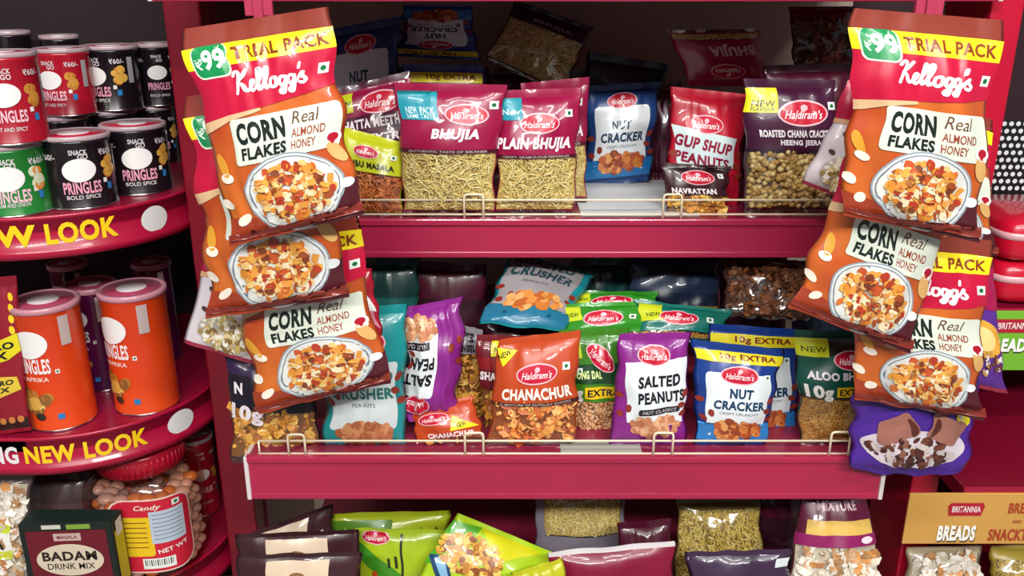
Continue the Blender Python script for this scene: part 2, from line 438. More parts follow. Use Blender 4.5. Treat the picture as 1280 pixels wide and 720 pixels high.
def pouch(D, TL, TR, BR, BL, Y=None, z=None, lean=.015, t=.018, label='', cat='snack packet', group=None, name='snack_pouch', c=.05, belly=1.0, wr=1.0, Ys=None, zmin=None, sag=0.0):
    SEED[0] += 1; sd = SEED[0]
    if Ys is None:
        if Y is None: yb = standY((BL[1]+BR[1])/2, z); Ys = (yb+lean, yb+lean, yb, yb)
        else: Ys = (Y+lean, Y+lean, Y, Y)
    P = [at(p[0], p[1], y) for p, y in zip((TL, TR, BR, BL), Ys)]
    if zmin is not None:
        for b, a in ((2, 1), (3, 0)):
            if P[b].z < zmin: P[b] = P[a]+(P[b]-P[a])*((zmin-P[a].z)/(P[b].z-P[a].z))
    S = Pouch(*P, t, D, sd, c, belly, wr, sag)
    root = empty(name, (P[2]+P[3])/2, label, cat, group or GROUP[0])
    ul, vl = D.ul, D.vl; s0, s1 = D.seal
    def piece(nm, va, vb, mats, matf, eps=1e-6):
        vv = vl[(vl >= va-eps) & (vl <= vb+eps)]; gu, gv = np.meshgrid(ul, vv); nr, nc = gu.shape
        Vf = S.pt(gu.ravel(), gv.ravel()); Vb = S.pt(gu.ravel(), gv.ravel(), back=True)
        Vf2 = Vf.reshape(nr, nc, 3); Vb2 = Vb.reshape(nr, nc, 3)
        mid0, mid1 = (Vf2[:, 0]+Vb2[:, 0])/2, (Vf2[:, -1]+Vb2[:, -1])/2
        Vf2[:, 0] = mid0; Vb2[:, 0] = mid0; Vf2[:, -1] = mid1; Vb2[:, -1] = mid1
        Fc = np.concatenate([grid_faces(nr, nc), grid_faces(nr, nc, nr*nc, True)])
        uc = (ul[:-1]+ul[1:])/2; vc = (vv[:-1]+vv[1:])/2
        idx = np.array([matf(a, b) for b in vc for a in uc]+[matf(a, b, True) for b in vc for a in uc])
        bm_V = np.concatenate([Vf2.reshape(-1, 3), Vb2.reshape(-1, 3)])
        # weld the side edges
        remap = np.arange(len(bm_V)); n = nr*nc
        for r in range(nr):
            remap[n+r*nc] = r*nc; remap[n+r*nc+nc-1] = r*nc+nc-1
        Fc = remap[Fc]; used, inv = np.unique(Fc, return_inverse=True)
        return mk(nm, bm_V[used], inv.reshape(Fc.shape), mats, idx, root)
    mats = [D.base, CLEAR]+[b[2] for b in D.bands]
    def mf(u, v, back=False):
        w = D.window
        if w and not back and w[0] < u < w[1] and w[2] < v < w[3]: return 1
        for i, b in enumerate(D.bands):
            if b[0] < v < b[1]: return 2+i
        return 0
    piece('pouch_body', s0, 1-s1, mats, mf)
    piece('top_seal', 0, s0, [D.sealm], lambda *a: 0); piece('bottom_seal', 1-s1, 1, [D.sealb], lambda *a: 0)
    printed(D, S, root)
    if D.window: contents(S, D, D.window_kind, root, sd)
    return root
# ------------------------------------------------------------------ designs
WHITE, BLACK, YEL, RED, GREEN = M('#e6e9e4'), M('#17161a'), M('#f3df1d'), M('#c4122f'), M('#128a4c')
PINK, MAR = M('#e9b7bf'), M('#8e123f')
def veg(D, x, y, s):
    D.rect('veg_mark', WHITE, x-s, y-s, x+s, y+s, z=2); D.ell('veg_mark', M('#0f6b3a'), x, y, s*.5, s*.5, z=3)
def logo(D, x, y, w, rot=0, red='#c01232'):
    D.ell('brand_logo', PINK, x, y, w/2, w*.255, z=2, rot=rot); D.ell('brand_logo', M(red), x, y, w*.465, w*.22, z=3, rot=rot)
    D.ell('brand_logo', PINK, x, y-w*.1, w*.07, w*.06, z=4, rot=0)
    D.text('brand_logo', M('#f4e4e6'), "Haldiram's", x-w*.37, y-w*.06, x+w*.37, y+w*.11, bold=.015, shear=.25, z=4, rot=rot)
def corner_flash(D, mat, tm, words, x=.0, y=.07, w=.36, h=.3):
    D.rect('corner_flash', mat, x, y, x+w, y+h, z=2)
    for i, t in enumerate(words):
        hh = .07 if i == 0 else .04; yy = y+h-.13+i*.075
        D.text('corner_flash', tm, t, x+.06, yy, x+w-.03, yy+hh, z=3)
def picture(D, cols, cx, cy, rx, ry, n, size, seed, kind='flake', z=3): D.scatter('product_print', cols, cx, cy, rx, ry, n, size, seed, z, kind=kind)
CFC = ['#d98a2e', '#e3a648', '#c4552a', '#b03a22', '#ead7b4', '#d2702c', '#9c4a24', '#eddcb6', '#dc9440', '#e8c27a']
def cornflakes():
    D = Design(1.5, M('#cf6a26', 'print', '#b9461f', 14), seal=(.09, .035), sealm=M('#8d3a2e'), nu=32, nv=44)
    D.poly('brand_band', M('#c00f38'), [(0, .27), (1, .27), (1, .52), (.8, .55), (.5, .58), (.2, .60), (0, .63)], z=1)
    D.poly('brand_band', M('#dcb489'), [(0, .63), (.2, .60), (.45, .585), (.45, .605), (.2, .64), (.05, .69), (0, .70)], z=2)
    D.rect('offer_strip', YEL, 0, .135, 1, .275, z=2)
    D.rect('price_flash', M('#dfe8d2'), .05, .135, .305, .345, z=3, r=.05); D.rect('price_flash', GREEN, .062, .135, .293, .333, z=4, r=.045)
    D.text('price_flash', M('#dff0e2'), '₹', .075, .21, .125, .28, z=5); D.text('price_flash', M('#e6f5ea'), '99', .125, .16, .28, .29, bold=.035, z=5)
    D.text('offer_strip', M('#8a3a12'), 'TRIAL PACK', .335, .165, .965, .25, bold=.03, z=3)
    D.script('brand_script', M('#f4e9ee'), .28, .32, .815, .52, w=.42, z=3)
    veg(D, .93, .40, .035)
    D.rect('name_label', M('#d9dfcf'), .2, .635, .97, .95, z=2, r=.03)
    D.text('name_label', M('#18221f'), 'CORN', .235, .665, .575, .815, bold=.045, z=3); D.text('name_label', M('#18221f'), 'FLAKES', .25, .835, .58, .92, bold=.045, z=3)
    D.text('name_label', M('#6b4a34'), 'Real', .62, .655, .83, .74, bold=0, shear=.35, z=3)
    D.text('name_label', M('#9a4430'), 'ALMOND', .615, .77, .86, .83, bold=.012, z=3); D.text('name_label', M('#9a4430'), 'HONEY', .615, .85, .80, .91, bold=.012, z=3)
    D.ell('name_label', M('#f2ebe6'), .92, .885, .06, .05, z=3); D.ell('name_label', M('#b0122c'), .92, .88, .038, .03, z=4); D.poly('name_label', M('#b0122c'), [(.895, .895), (.945, .895), (.92, .93)], z=4)
    D.poly('printed_swoosh', M('#9c3a20'), [(0, 1.3), (.25, 1.34), (.5, 1.42), (1, 1.36), (1, 1.5), (0, 1.5)], z=1)
    D.poly('printed_swoosh', M('#4e1822'), [(.6, 1.42), (1, 1.2), (1, 1.5), (.6, 1.5)], z=2)
    b = 'bowl_print'; by = 1.205
    D.ell(b, M('#8f9aa4'), .555, by, .365, .285, z=3, n=40); D.ell(b, M('#d5d8d6'), .555, by, .352, .274, z=4, n=40)
    D.ell(b, M('#6f7c88'), .555, by, .335, .26, z=4.3, n=40); D.ell(b, M('#dcdcd6'), .555, by, .326, .252, z=4.6, n=40)
    D.ell(b, M('#e2e6e6'), .93, by+.02, .05, .035, z=4)
    D.scatter(b, CFC, .555, by, .285, .205, 190, .034, 4, z=5)
    D.scatter(b, CFC[:4]+CFC[6:]+['#7a3a20', '#a8683a'], .55, by-.01, .24, .165, 110, .03, 8, z=12)
    D.poly('printed_swoosh', M('#7c2a1f'), [(.0, 1.42), (.3, 1.455), (.6, 1.455), (1, 1.39), (1, 1.46), (0, 1.46)], z=17)
    for x, y, r in ((.1, 1.02, 15), (.12, 1.33, -30), (.04, 1.2, 40)): D.ell('bowl_print', M('#efe3d2'), x, y, .05, .034, z=3, rot=r)
    D.ell('bowl_print', M('#d9982f'), .08, .93, .035, .09, z=3, rot=-20); D.ell('bowl_print', M('#d7a866'), .93, .99, .045, .09, z=3, rot=-25)
    return D
def muesli():
    D = Design(1.5, M('#d9cdd2'), seal=(.09, .03), sealm=M('#8d2a3e'))
    D.poly('brand_band', M('#b0123a'), [(0, .12), (1, .12), (1, .55), (.6, .5), (0, .6)]); D.poly('brand_band', M('#d3a376'), [(0, .6), (.6, .5), (.6, .53), (0, .66)], z=2)
    for x, y in ((.2, .75), (.4, .9), (.15, 1.0), (.3, .68), (.7, .8)): D.ell('bowl_print', M('#4a3a38'), x, y, .045, .03, rot=x*90)
    D.ell('bowl_print', M('#b9b0a8'), .48, 1.22, .36, .24); D.scatter('bowl_print', ['#d8c48e', '#e9dfc4', '#a8905a', '#c7a964', '#8b6b3a', '#efe8d6'], .48, 1.22, .33, .21, 130, .04, 3, z=3)
    return D
def choco():
    D = Design(1.05, M('#4b2391'), seal=(.06, .04), sealm=M('#3c1c70'), nu=26, nv=30)
    D.rect('price_flash', YEL, .82, .48, .95, .62, z=2, r=.05)
    D.ell('product_print', M('#d8cdd6'), .5, .8, .43, .17, z=2, n=40)
    D.scatter('product_print', ['#3a1a16', '#54281f', '#6e3a2c', '#8d5a48', '#cfc0be'], .5, .82, .38, .13, 90, .04, 6, z=3)
    for x, r in ((.33, -24), (.73, 24)):
        D.rect('product_print', M('#a0685a'), x-.15, .52, x+.15, .73, z=7, r=.03, rot=r); D.ell('product_print', M('#5a261f'), x+(.11 if r < 0 else -.1), .60, .03, .085, z=8, rot=r)
    for x, y in ((.2, .2), (.35, .3), (.7, .22), (.55, .15)): D.ell('product_print', M('#2a1412'), x, y, .06, .035, z=2)
    D.text('offer_lettering', WHITE, '₹', .84, .50, .90, .57, z=3)
    return D
def fruit_pack():
    D = Design(1.6, M('#5a2a8c'), seal=(.08, .03), sealm=M('#8a2438'))
    D.rect('brand_band', M('#a3124a'), 0, .12, 1, .6); D.ell('product_print', M('#e2a23a'), .5, .95, .45, .22); D.ell('product_print', M('#f0d489'), .5, .95, .3, .14, z=3); D.scatter('product_print', ['#e3dcd8', '#c79a4a', '#6a3a2c'], .5, 1.25, .4, .15, 40, .05, 2)
    return D
def windowed(H, head, lines, kind, vw, tcol='#f0e6ea', flash=None, seal=(.06, .045), lg=(.62, .27, .42), vegp=(.86, .2), foot=None, headb=None, m=.014, strip=None, logo_rot=0):
    """pouch with a printed header over a see-through window"""
    hm = M(head) if isinstance(head, str) else head
    D = Design(H, hm, seal=seal, sealm=hm, window=(m, 1-m, vw, 1-seal[1]-.012), nu=22, nv=28); D.window_kind = kind
    if headb: D.rect('header_band', M(headb[0]), 0, headb[1], 1, headb[2], z=1)
    if flash: corner_flash(D, M(flash[0]), M(flash[1]), flash[2], *flash[3:])
    if lg: logo(D, lg[0], lg[1], lg[2], logo_rot)
    if vegp: veg(D, vegp[0], vegp[1], .042)
    for t, x0, y0, x1, y1 in lines: D.text('name_lettering', M(tcol), t, x0, y0, x1, y1, bold=.045)
    if strip:
        D.rect('net_strip', M(strip[0]), .0, vw*H-.005, 1, vw*H+.035, z=1)
        if strip[1]: D.text('net_strip', M('#b8a8a0'), strip[1], .1, vw*H+.004, .9, vw*H+.028, bold=.01, z=2)
    if foot: D.rect('foot_band', M(foot), 0, H*.93, 1, H*.96, z=1)
    return D
MAG = '#93103f'
d_bhujia = windowed(1.42, MAG, [('BHUJIA', .33, .455, .8, .59)], 'sev', .475, flash=('#2493a5', '#d5eef0', ['NEW PACK', 'SAME TASTE'], .03, .08, .36, .29), lg=(.66, .31, .42), vegp=(.92, .21), strip=('#4a1026', 'AUTHENTIC TASTE OF BIKANER'))
d_plain = windowed(1.5, MAG, [('PLAIN BHUJIA', .03, .55, .93, .72)], 'sev', .505, flash=('#2493a5', '#d5eef0', ['New'], .0, .1, .3, .25), lg=(.5, .39, .48), vegp=(.86, .28), strip=('#4a1026', 'CRISPY GRAM FLOUR NOODLES'))
d_khatta = windowed(1.35, '#4a0f2c', [('KHATTA MEETHA', .08, .42, .95, .53), ('10g EXTRA', .2, .6, .95, .71)], 'mix', .62, headb=('#8e123f', .07, .38), flash=('#c6cf22', '#3a4a10', ['NEW'], .0, .1, .3, .22), lg=(.62, .26, .5), vegp=(.9, .13))
d_nimbu = windowed(1.3, '#b9bf1c', [('NIMBU MASALA', .05, .44, .85, .535)], 'sevo', .46, tcol='#26280c', lg=(.42, .29, .38), vegp=(.83, .30))
d_chana = windowed(1.5, '#3f1030', [('ROASTED CHANA CRACKER', .14, .54, .97, .62), ('HEENG JEERA', .36, .645, .84, .72)], 'chana', .5, lg=(.62, .36, .56), vegp=(.95, .28), flash=('#e0dc1c', '#4a4a10', ['NEW', 'FLAVOUR'], .0, .1, .34, .26), strip=('#2a0a1e', ''))
d_navr = windowed(.95, '#3a1a22', [('NAVRATTAN', .1, .43, .8, .53)], 'mix', .58, lg=(.5, .24, .5), vegp=(.85, .2), seal=(.08, .05), headb=('#241014', .05, .12))
def nutlabel(base, lines, tcol, extra=None, foot=None, H=1.38, cols=('#b85a2c', '#c97a3c', '#8c3c20', '#d99a58', '#a04a28'), lab=(.13, .3, .88, 1.18), lg=(.5, .26, .46), label='#dde3e6', nuts=True, sub=None, pill=None, picy=1.06, slant=0):
    D = Design(H, M(base), seal=(.06, .045), sealm=M(base))
    a, b, c, d = lab
    if slant: D.poly('name_label', M(label), [(a, b), (c, b-slant), (c-.02, d-.06), ((a+c)/2, d), (a+.1, d-.06)], z=1)
    else: D.rect('name_label', M(label), a, b, c, d, z=1, r=.05)
    for t, x0, y0, x1, y1 in lines: D.text('name_label', M(tcol), t, x0, y0, x1, y1, bold=.045, z=2, rot=-slant*60)
    if sub: D.text('name_label', M('#4a4a4e'), sub[0], *sub[1:], bold=.005, z=2)
    if pill: D.rect('name_label', M('#1d1a24'), *pill[1:], z=2, r=.025, rot=-slant*60); x0, y0, x1, y1 = pill[1:]; D.text('name_label', M('#c9c2c8'), pill[0], x0+.05, y0+.02, x1-.05, y1-.02, bold=.01, z=3, rot=-slant*60)
    if foot: D.poly('foot_band', M(foot), [(.02, 1.02), (.2, 1.16), (.5, 1.19), (.8, 1.16), (.98, 1.02), (.98, 1.27), (.02, 1.27)], z=1.6)
    if nuts:
        picture(D, cols, (a+c)/2+.03, picy, .31, .13, 80, .055, 5, 'round')
        for i, (x, y) in enumerate(((.06, .72), (.1, .95), (.2, .88), (.93, .7), (.95, .95), (.9, .84))): D.ell('product_print', M('#8a2f22'), x, y, .05, .036, z=3, rot=40*i)
    if extra: D.rect('offer_strip', M('#e3d426'), .02, extra, .98, extra+.125, z=2); D.text('offer_strip', M('#7d1f14'), '10g EXTRA', .28, extra+.02, .9, extra+.105, bold=.03, z=3)
    if lg: logo(D, *lg)
    return D
d_nut = nutlabel('#173a72', [('NUT', .36, .5, .62, .62), ('CRACKER', .2, .66, .84, .79)], '#153a55', foot='#1d6fae', sub=('CRISPY CRUNCHY', .3, .83, .75, .87), lg=(.5, .23, .42))
d_nutx = nutlabel('#183a86', [('NUT', .4, .54, .68, .67), ('CRACKER', .22, .70, .86, .82)], '#15395a', extra=.1, foot='#2a7cc0', sub=('CRISPY CRUNCHY', .3, .85, .78, .885), lg=(.52, .37, .46), lab=(.13, .35, .9, 1.2), picy=1.1)
veg(d_nutx, .86, .38, .035)
d_gup = nutlabel('#b3152c', [('GUP SHUP', .05, .54, .84, .67), ('PEANUTS', .08, .72, .8, .84)], '#8c1636', lab=(.02, .4, .88, .92), label='#c9dadb', nuts=True, picy=1.08, lg=(.46, .38, .42), slant=-.12)
d_salt = nutlabel('#82207f', [('SALTED', .3, .47, .88, .61), ('PEANUTS', .3, .66, .92, .80)], '#15131c', lab=(.1, .33, .97, 1.12), pill=('NUT CLASSICS', .34, .86, .9, .94), cols=('#d59a72', '#c88660', '#e3b48c', '#b87452'), lg=(.5, .24, .46), slant=.05, picy=1.1)
d_saltside = nutlabel('#82207f', [('SALTED', .5, .47, 1.25, .61), ('PEANUTS', .5, .66, 1.3, .80)], '#15131c', lab=(.44, .33, 1.05, 1.2), pill=('NUT CLASSICS', .56, .88, 1.2, .97), cols=('#d59a72', '#c88660', '#e3b48c', '#b87452'), lg=(.75, .24, .46), picy=1.12)
d_roast = nutlabel('#138a8c', [('ROASTED', .14, .64, .86, .76), ('CRUSHER', .12, .80, .88, .92)], '#2d7470', lab=(.1, .55, .9, 1.26), label='#ccd6d6', sub=('PEANUTS', .36, .96, .64, 1.0), lg=(.5, .35, .5), H=1.48, picy=1.3, cols=('#b8734a', '#c98a5c', '#a35c38'))
d_roastlie = nutlabel('#138a94', [('ROASTED', .1, .12, .8, .3), ('CRUSHER', .1, .36, .84, .54)], '#2b4a52', lab=(.05, .06, .9, 1.05), label='#9a9396', sub=('PEANUTS', .3, .62, .6, .67), lg=None, H=1.3, picy=.95, cols=('#c9762e', '#d98c44', '#b8602a', '#e0a868'), foot='#1b6d8c')
d_chanachur = windowed(1.36, '#b8431a', [('CHANACHUR', .12, .58, .93, .72)], 'mixo', .56, lg=(.5, .42, .48, ), vegp=(.84, .36), tcol='#f0e2d8', strip=('#3a1a14', 'A MIXTURE OF SAVOURY SNACKS'))
d_chanachur.poly('corner_flash', YEL, [(-.0, .1), (.26, .15), (.1, .33)], z=3); d_chanachur.text('corner_flash', BLACK, 'NEW', .03, .15, .18, .22, rot=-25, z=4)
d_shahi = windowed(1.5, '#6b1a22', [('SHAHI MIX', .05, .5, .95, .62)], 'mix', .5, flash=('#e0d22a', '#3a3a10', ['NEW'], .3, .08, .3, .2), lg=None, vegp=None, headb=('#8a1c22', .3, .47))
d_moong = windowed(1.42, '#3c7a1c', [('MOONG DAL', .06, .5, .6, .6)], 'lentil', .63, lg=(.6, .34, .5), vegp=(.25, .5), flash=('#c6d42a', '#3a5a10', ['NEW'], .0, .12, .3, .22), headb=('#17401f', .42, .66), tcol='#d6e89a', logo_rot=35)
d_moong.text('offer_lettering', M('#e8dfe0'), '10g', .02, .70, .3, .9, bold=.045, z=4); d_moong.rect('offer_strip', M('#e2b81c'), .33, .70, .98, .85, z=2); d_moong.text('offer_strip', BLACK, 'EXTRA', .38, .73, .95, .82, bold=.03)
d_aloo = windowed(1.55, '#0d4a3e', [('ALOO BHUJIA', .12, .5, 1.05, .63)], 'fine', .53, lg=(.72, .35, .5), vegp=None, flash=('#c3c81e', '#4a5410', ['NEW'], .0, .1, .42, .22), headb=('#12201c', .1, .3), strip=('#3a3018', ''))
d_aloo.text('offer_lettering', M('#e8e4dc'), '10g', .08, .665, .45, .88, bold=.045, z=4); d_aloo.rect('offer_strip', M('#dcae14'), .5, .69, .98, .82, z=2); d_aloo.text('offer_strip', BLACK, 'EXTRA', .54, .715, .95, .8, bold=.03)
d_mixl = windowed(1.2, '#1d1726', [('N', .1, .28, .2, .40), ('8', .36, .28, .45, .40), ('10g', .05, .50, .43, .72)], 'mix', .46, lg=None, vegp=None, headb=('#3a2350', .05, .2), flash=None)
d_greenlie = windowed(.62, '#2f8a22', [], 'lentil', .8, lg=(.48, .3, .5), vegp=(.84, .28), flash=('#c6d42a', '#3a5a10', ['NEW'], .0, .06, .22, .26), seal=(.1, .06))
d_teallie = windowed(.62, '#0c6b5e', [], 'fine', .8, lg=(.44, .3, .46), vegp=(.8, .3), flash=('#c6cf22', '#3a5a10', ['NEW'], .02, .06, .24, .3), seal=(.1, .06))
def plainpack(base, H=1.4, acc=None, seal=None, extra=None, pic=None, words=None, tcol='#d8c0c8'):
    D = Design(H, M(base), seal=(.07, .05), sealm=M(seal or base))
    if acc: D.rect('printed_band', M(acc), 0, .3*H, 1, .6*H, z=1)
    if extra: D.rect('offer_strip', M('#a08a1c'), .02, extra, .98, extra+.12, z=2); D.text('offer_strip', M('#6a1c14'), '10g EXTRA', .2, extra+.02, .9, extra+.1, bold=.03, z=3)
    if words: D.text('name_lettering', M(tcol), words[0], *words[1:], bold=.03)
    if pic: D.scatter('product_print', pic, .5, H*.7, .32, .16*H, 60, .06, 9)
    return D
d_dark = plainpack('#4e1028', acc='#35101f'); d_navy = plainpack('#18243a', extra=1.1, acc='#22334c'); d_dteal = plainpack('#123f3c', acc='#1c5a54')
d_bigb = windowed(1.1, '#2a1428', [('BHUJIA', .3, .2, .8, .27)], 'sev', .27, lg=None, vegp=None, tcol='#8a7a84')
d_redb = windowed(.75, '#a3123f', [('BHUJIA', .1, .45, .62, .6)], 'sev', .85, lg=(.5, .25, .4), vegp=None, tcol='#d8a8b8', seal=(.08, .05))
d_brown = windowed(1.25, '#6a1430', [], 'brown', .22, lg=None, vegp=None)
d_brown2 = windowed(.9, '#4a2a1c', [], 'brown', .14, lg=None, vegp=None)
d_orangelie = windowed(.85, '#b8421a', [('CHANACHUR', .2, .62, .9, .72)], 'mixo', .86, lg=(.32, .32, .5), vegp=None, seal=(.08, .05))
d_orangelie.poly('corner_flash', YEL, [(.55, .6), (.62, .3), (.95, .55)], z=3); d_orangelie.text('corner_flash', BLACK, 'NEW', .64, .45, .8, .54, rot=-20, z=4)
d_mixb = windowed(1.3, '#8e8a90', [('SALTED', .2, .08, .8, .17), ('PEANUTS', .2, .2, .8, .29)], 'mix', .24, lg=None, vegp=None, tcol='#1d1a24')
d_choc = Design(1.2, M('#3b1c22'), seal=(.035, .05), sealm=M('#33171c'))
d_choc.rect('name_label', M('#d8c2a8'), .25, .06, .75, .95, z=1); d_choc.ell('name_label', M('#8a6238'), .5, .22, .075, .06, z=2); d_choc.rect('name_label', M('#8a6238'), .44, .22, .49, .31, z=2); d_choc.rect('name_label', M('#8a6238'), .51, .22, .56, .31, z=2)
for x, y in ((.1, .3), (.9, .25), (.88, .7), (.12, .8)): d_choc.ell('printed_dots', M('#a8929a'), x, y, .015, .015)
d_ygback = Design(.6, M('#9aa81c'), seal=(.06, .06)); d_ygback.rect('printed_band', M('#4c7a1c'), 0, .05, .52, .4)
for i in range(7): d_ygback.poly('printed_leaves', M('#c8d860' if i < 4 else '#5a4a14'), [(.08+i*.13, .17), (.12+i*.13, .1), (.16+i*.13, .17), (.12+i*.13, .22)], z=2)
d_ygleft = Design(1.3, M('#9fb81c'), seal=(.04, .04)); logo(d_ygleft, .23, .1, .3)
d_ygleft.poly('printed_band', M('#3f8a22'), [(0, .12), (.75, .75), (.75, 1.0), (0, .35)]); d_ygleft.rect('printed_band', M('#23301c'), .485, .06, .51, .7, z=2)
for x, y in ((.2, .55), (.34, .7), (.25, .8), (.4, .95)): d_ygleft.ell('printed_dots', M('#c0441c'), x, y, .03, .05, z=3)
d_ygleft.rect('printed_figure', M('#26300f'), .34, .33, .37, .45, z=3); d_ygleft.rect('printed_figure', M('#26300f'), .42, .3, .45, .45, z=3)
d_ygcorn = Design(1.0, M('#a8c81c'), seal=(.05, .04), nu=26)
d_ygcorn.poly('printed_band', M('#d3d01e'), [(.25, .05), (.8, .05), (.5, .3)]); d_ygcorn.poly('printed_band', M('#4fa01e'), [(0, .08), (.25, .05), (.12, .5), (0, .6)], z=1)
d_ygcorn.scatter('product_print', ['#d8a83c', '#c98c2c', '#e5c46a', '#8a4a1c', '#b87a2c'], .28, .34, .27, .2, 260, .03, 5, kind='round')
d_ygcorn.poly('label_stripe', M('#1d3f66'), [(.0, .5), (.1, .42), (.5, .98), (.36, 1.0)], z=7); d_ygcorn.poly('label_stripe', M('#7fb0cc'), [(.04, .5), (.09, .45), (.47, .97), (.42, .98)], z=8)
for i in range(3): d_ygcorn.line('printed_waves', WHITE, [(.80+i*.035, .26), (.83+i*.035, .3), (.80+i*.035, .36), (.83+i*.035, .4)], .012)
d_grey = windowed(1.0, '#77727c', [], 'sev', .1, lg=None, vegp=None); d_grey.window = (.1, .95, .1, .55); d_grey.ul = np.array(sorted(set(d_grey.ul) | {.1, .95})); d_grey.vl = np.array(sorted(set(d_grey.vl) | {.55}))
d_grey.poly('printed_band', M('#7da468'), [(.1, .85), (.5, .78), (.9, .84), (.9, .93), (.1, .93)])
d_redfront = windowed(.9, '#7d0c30', [('BHUJIA', .33, .27, .72, .37)], 'sev', .62, lg=None, vegp=None, seal=(.045, .04)); d_redfront.sealm = M('#d8d2d4')
d_chivda = windowed(.8, '#6a5a2a', [], 'yel', .12, lg=None, vegp=None)
d_purple = Design(.9, M('#3a2440'), seal=(.05, .04)); d_purple.rect('printed_band', M('#8a1250'), 0, .28, 1, .5); d_purple.text('name_lettering', WHITE, 'MIXTURE', .2, .34, .8, .46); d_purple.rect('silver_tab', M('#cfd6d8'), .86, .07, .99, .14, z=2)
d_mixture = windowed(1.45, '#5c1030', [('MIXTURE', .22, .14, .78, .22)], 'pale', .36, lg=None, vegp=None, tcol='#c8a8b0')
d_mixture.rect('printed_band', M('#dcb45a'), .1, .3, .95, .42, z=2); d_mixture.rect('printed_band', M('#8a1a5a'), .0, .42, 1, .52, z=2); d_mixture.ell('printed_band', M('#e8d8e0'), .85, .47, .08, .03, z=3)
d_yelgreen = Design(.6, M('#b8b81c'), seal=(.06, .06)); d_yelgreen.scatter('product_print', ['#c0441c', '#22334c', '#d86a2c'], .5, .3, .45, .2, 14, .07, 3)
d_redwave = Design(1.3, M('#b0122c'), seal=(.05, .04)); d_redwave.poly('printed_wave', WHITE, [(.5, 0), (.7, 0), (.85, .4), (.95, .8), (.8, .75), (.68, .4)]); d_redwave.poly('printed_wave', M('#d88aa0'), [(.72, .45), (.9, .8), (.97, 1.15), (.8, .95)])
CF, MU, CH, FR = cornflakes(), muesli(), choco(), fruit_pack()
# ------------------------------------------------------------------ shelf levels
ZU, ZL, ZB = .093, -.1447, -.42
RP, RD, RDK = M('#960e32', 'paint'), M('#7a0c2c', 'paint'), M('#5a0a22', 'paint')
LIP = M('#a82246', 'paint', '#a02044', 6)
def box_thing(name, b, m, label, cat, kind=None, bev=.0015):
    A = Acc(); A.box(*b, bev=bev); o = A.out(name, m, None, False); return tagged(o, label, cat, None, kind)
# room shell of the display
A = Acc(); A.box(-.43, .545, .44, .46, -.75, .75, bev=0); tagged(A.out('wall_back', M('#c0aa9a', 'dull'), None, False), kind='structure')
A = Acc(); A.box(-3, 3, -4, .6, -.78, -.75, bev=0); tagged(A.out('floor', M('#8a8580', 'dull', '#7c7874', 12), None, False), kind='structure')
# uprights
for nm, lab, xs, y0 in (('shelf_upright', 'red steel upright at the left end of the snack shelves, beside the curved racks', (-.432, -.386), .10),
                        ('shelf_upright', 'red steel upright at the right end of the snack shelves, beside the bread rack', (.520, .556), -.04)):
    r = empty(nm, ((xs[0]+xs[1])/2, y0, -.75), lab, 'upright')
    A = Acc(); A.box(xs[0], xs[1], y0, y0+(.05 if xs[0] < 0 else .11), -.75, .75, bev=.003); A.out('post', M('#7c0820' if xs[0] < 0 else '#b3082c', 'paint'), r, False)
    sx = xs[1] if xs[0] < 0 else xs[0]
    if xs[0] < 0: A = Acc(); A.box(sx-.003, sx+.003, y0+.05, .44, -.75, .75, bev=0); A.out('side_panel', RDK, r, False)
def shelf(label, x0, x1, yf, z, lh, rail=None, back=.44):
    r = empty('display_shelf', ((x0+x1)/2, back, z-.03), label, 'shelf')
    A = Acc(); A.box(x0, x1, yf+.004, back, z-.02, z, bev=.001); A.out('shelf_board', M('#8f2442', 'paint'), r, False)
    A = Acc(); A.box(x0, x1, yf, yf+.004, z-lh+.007, z-.006, bev=.001); A.box(x0, x1, yf-.003, yf+.006, z-.007, z+.0015, bev=.0015); A.box(x0, x1, yf-.002, yf+.012, z-lh, z-lh+.008, bev=.0015)
    A.out('front_lip', LIP, r, False)
    for x in (x0, x1):
        A = Acc(); A.box(x-.0025, x+.0025, yf-.003, yf+.05, z-lh, z+.001, bev=.001); A.out('end_cap', M('#cfc4c4', 'paint'), r, False)
    return r
def xat(px, py, Y): return at(px, py, Y).x
shelf('upper red snack shelf with its long front lip bare, under the bhujia pouches', xat(300, 300, -.02), xat(1078, 300, -.02), -.02, ZU, .047)
shelf('lower red snack shelf with long pinkish front lip, under the nut cracker pouches', xat(310, 597, -.165), xat(1103, 597, -.165), -.165, ZL, .054)
shelf('bottom red snack shelf carrying the brown and yellow-green packs', -.30, .45, -.26, ZB, .055)
shelf('topmost red shelf edge above the dim back row of pouches', -.383, .517, -.06, .392, .05)
WIRE = M('#e4d6b8', 'plastic')
def rail(label, px0, px1, ys, loops, Y, z, endpost=None):
    r = empty('wire_guard_rail', at((px0+px1)/2, ys[1], Y), label, 'shelf rail')
    for y in ys:
        V, Fc = tube([at(px0, y, Y), at(px1, y, Y)], .0013, 8); mk('rail_wire', V, Fc, WIRE, None, r)
    for a, b, yt in loops:
        p0, p1 = at(a, yt, Y-.003), at(b, yt, Y-.003); zt = p0.z
        pts = [(p0.x, Y-.003, z-.002), (p0.x, Y-.003, zt-.004), (p0.x+.001, Y-.003, zt-.001), (p0.x+.004, Y-.003, zt), (p1.x-.004, Y-.003, zt), (p1.x-.001, Y-.003, zt-.001), (p1.x, Y-.003, zt-.004), (p1.x, Y-.003, z-.002)]
        V, Fc = tube(pts, .0014, 8); mk('rail_loop', V, Fc, WIRE, None, r)
    for x in endpost or ():
        p = at(x, ys[0], Y); V, Fc = tube([(p.x, Y, z), (p.x, Y, p.z)], .0013, 8); mk('end_wire', V, Fc, WIRE, None, r)
    return r
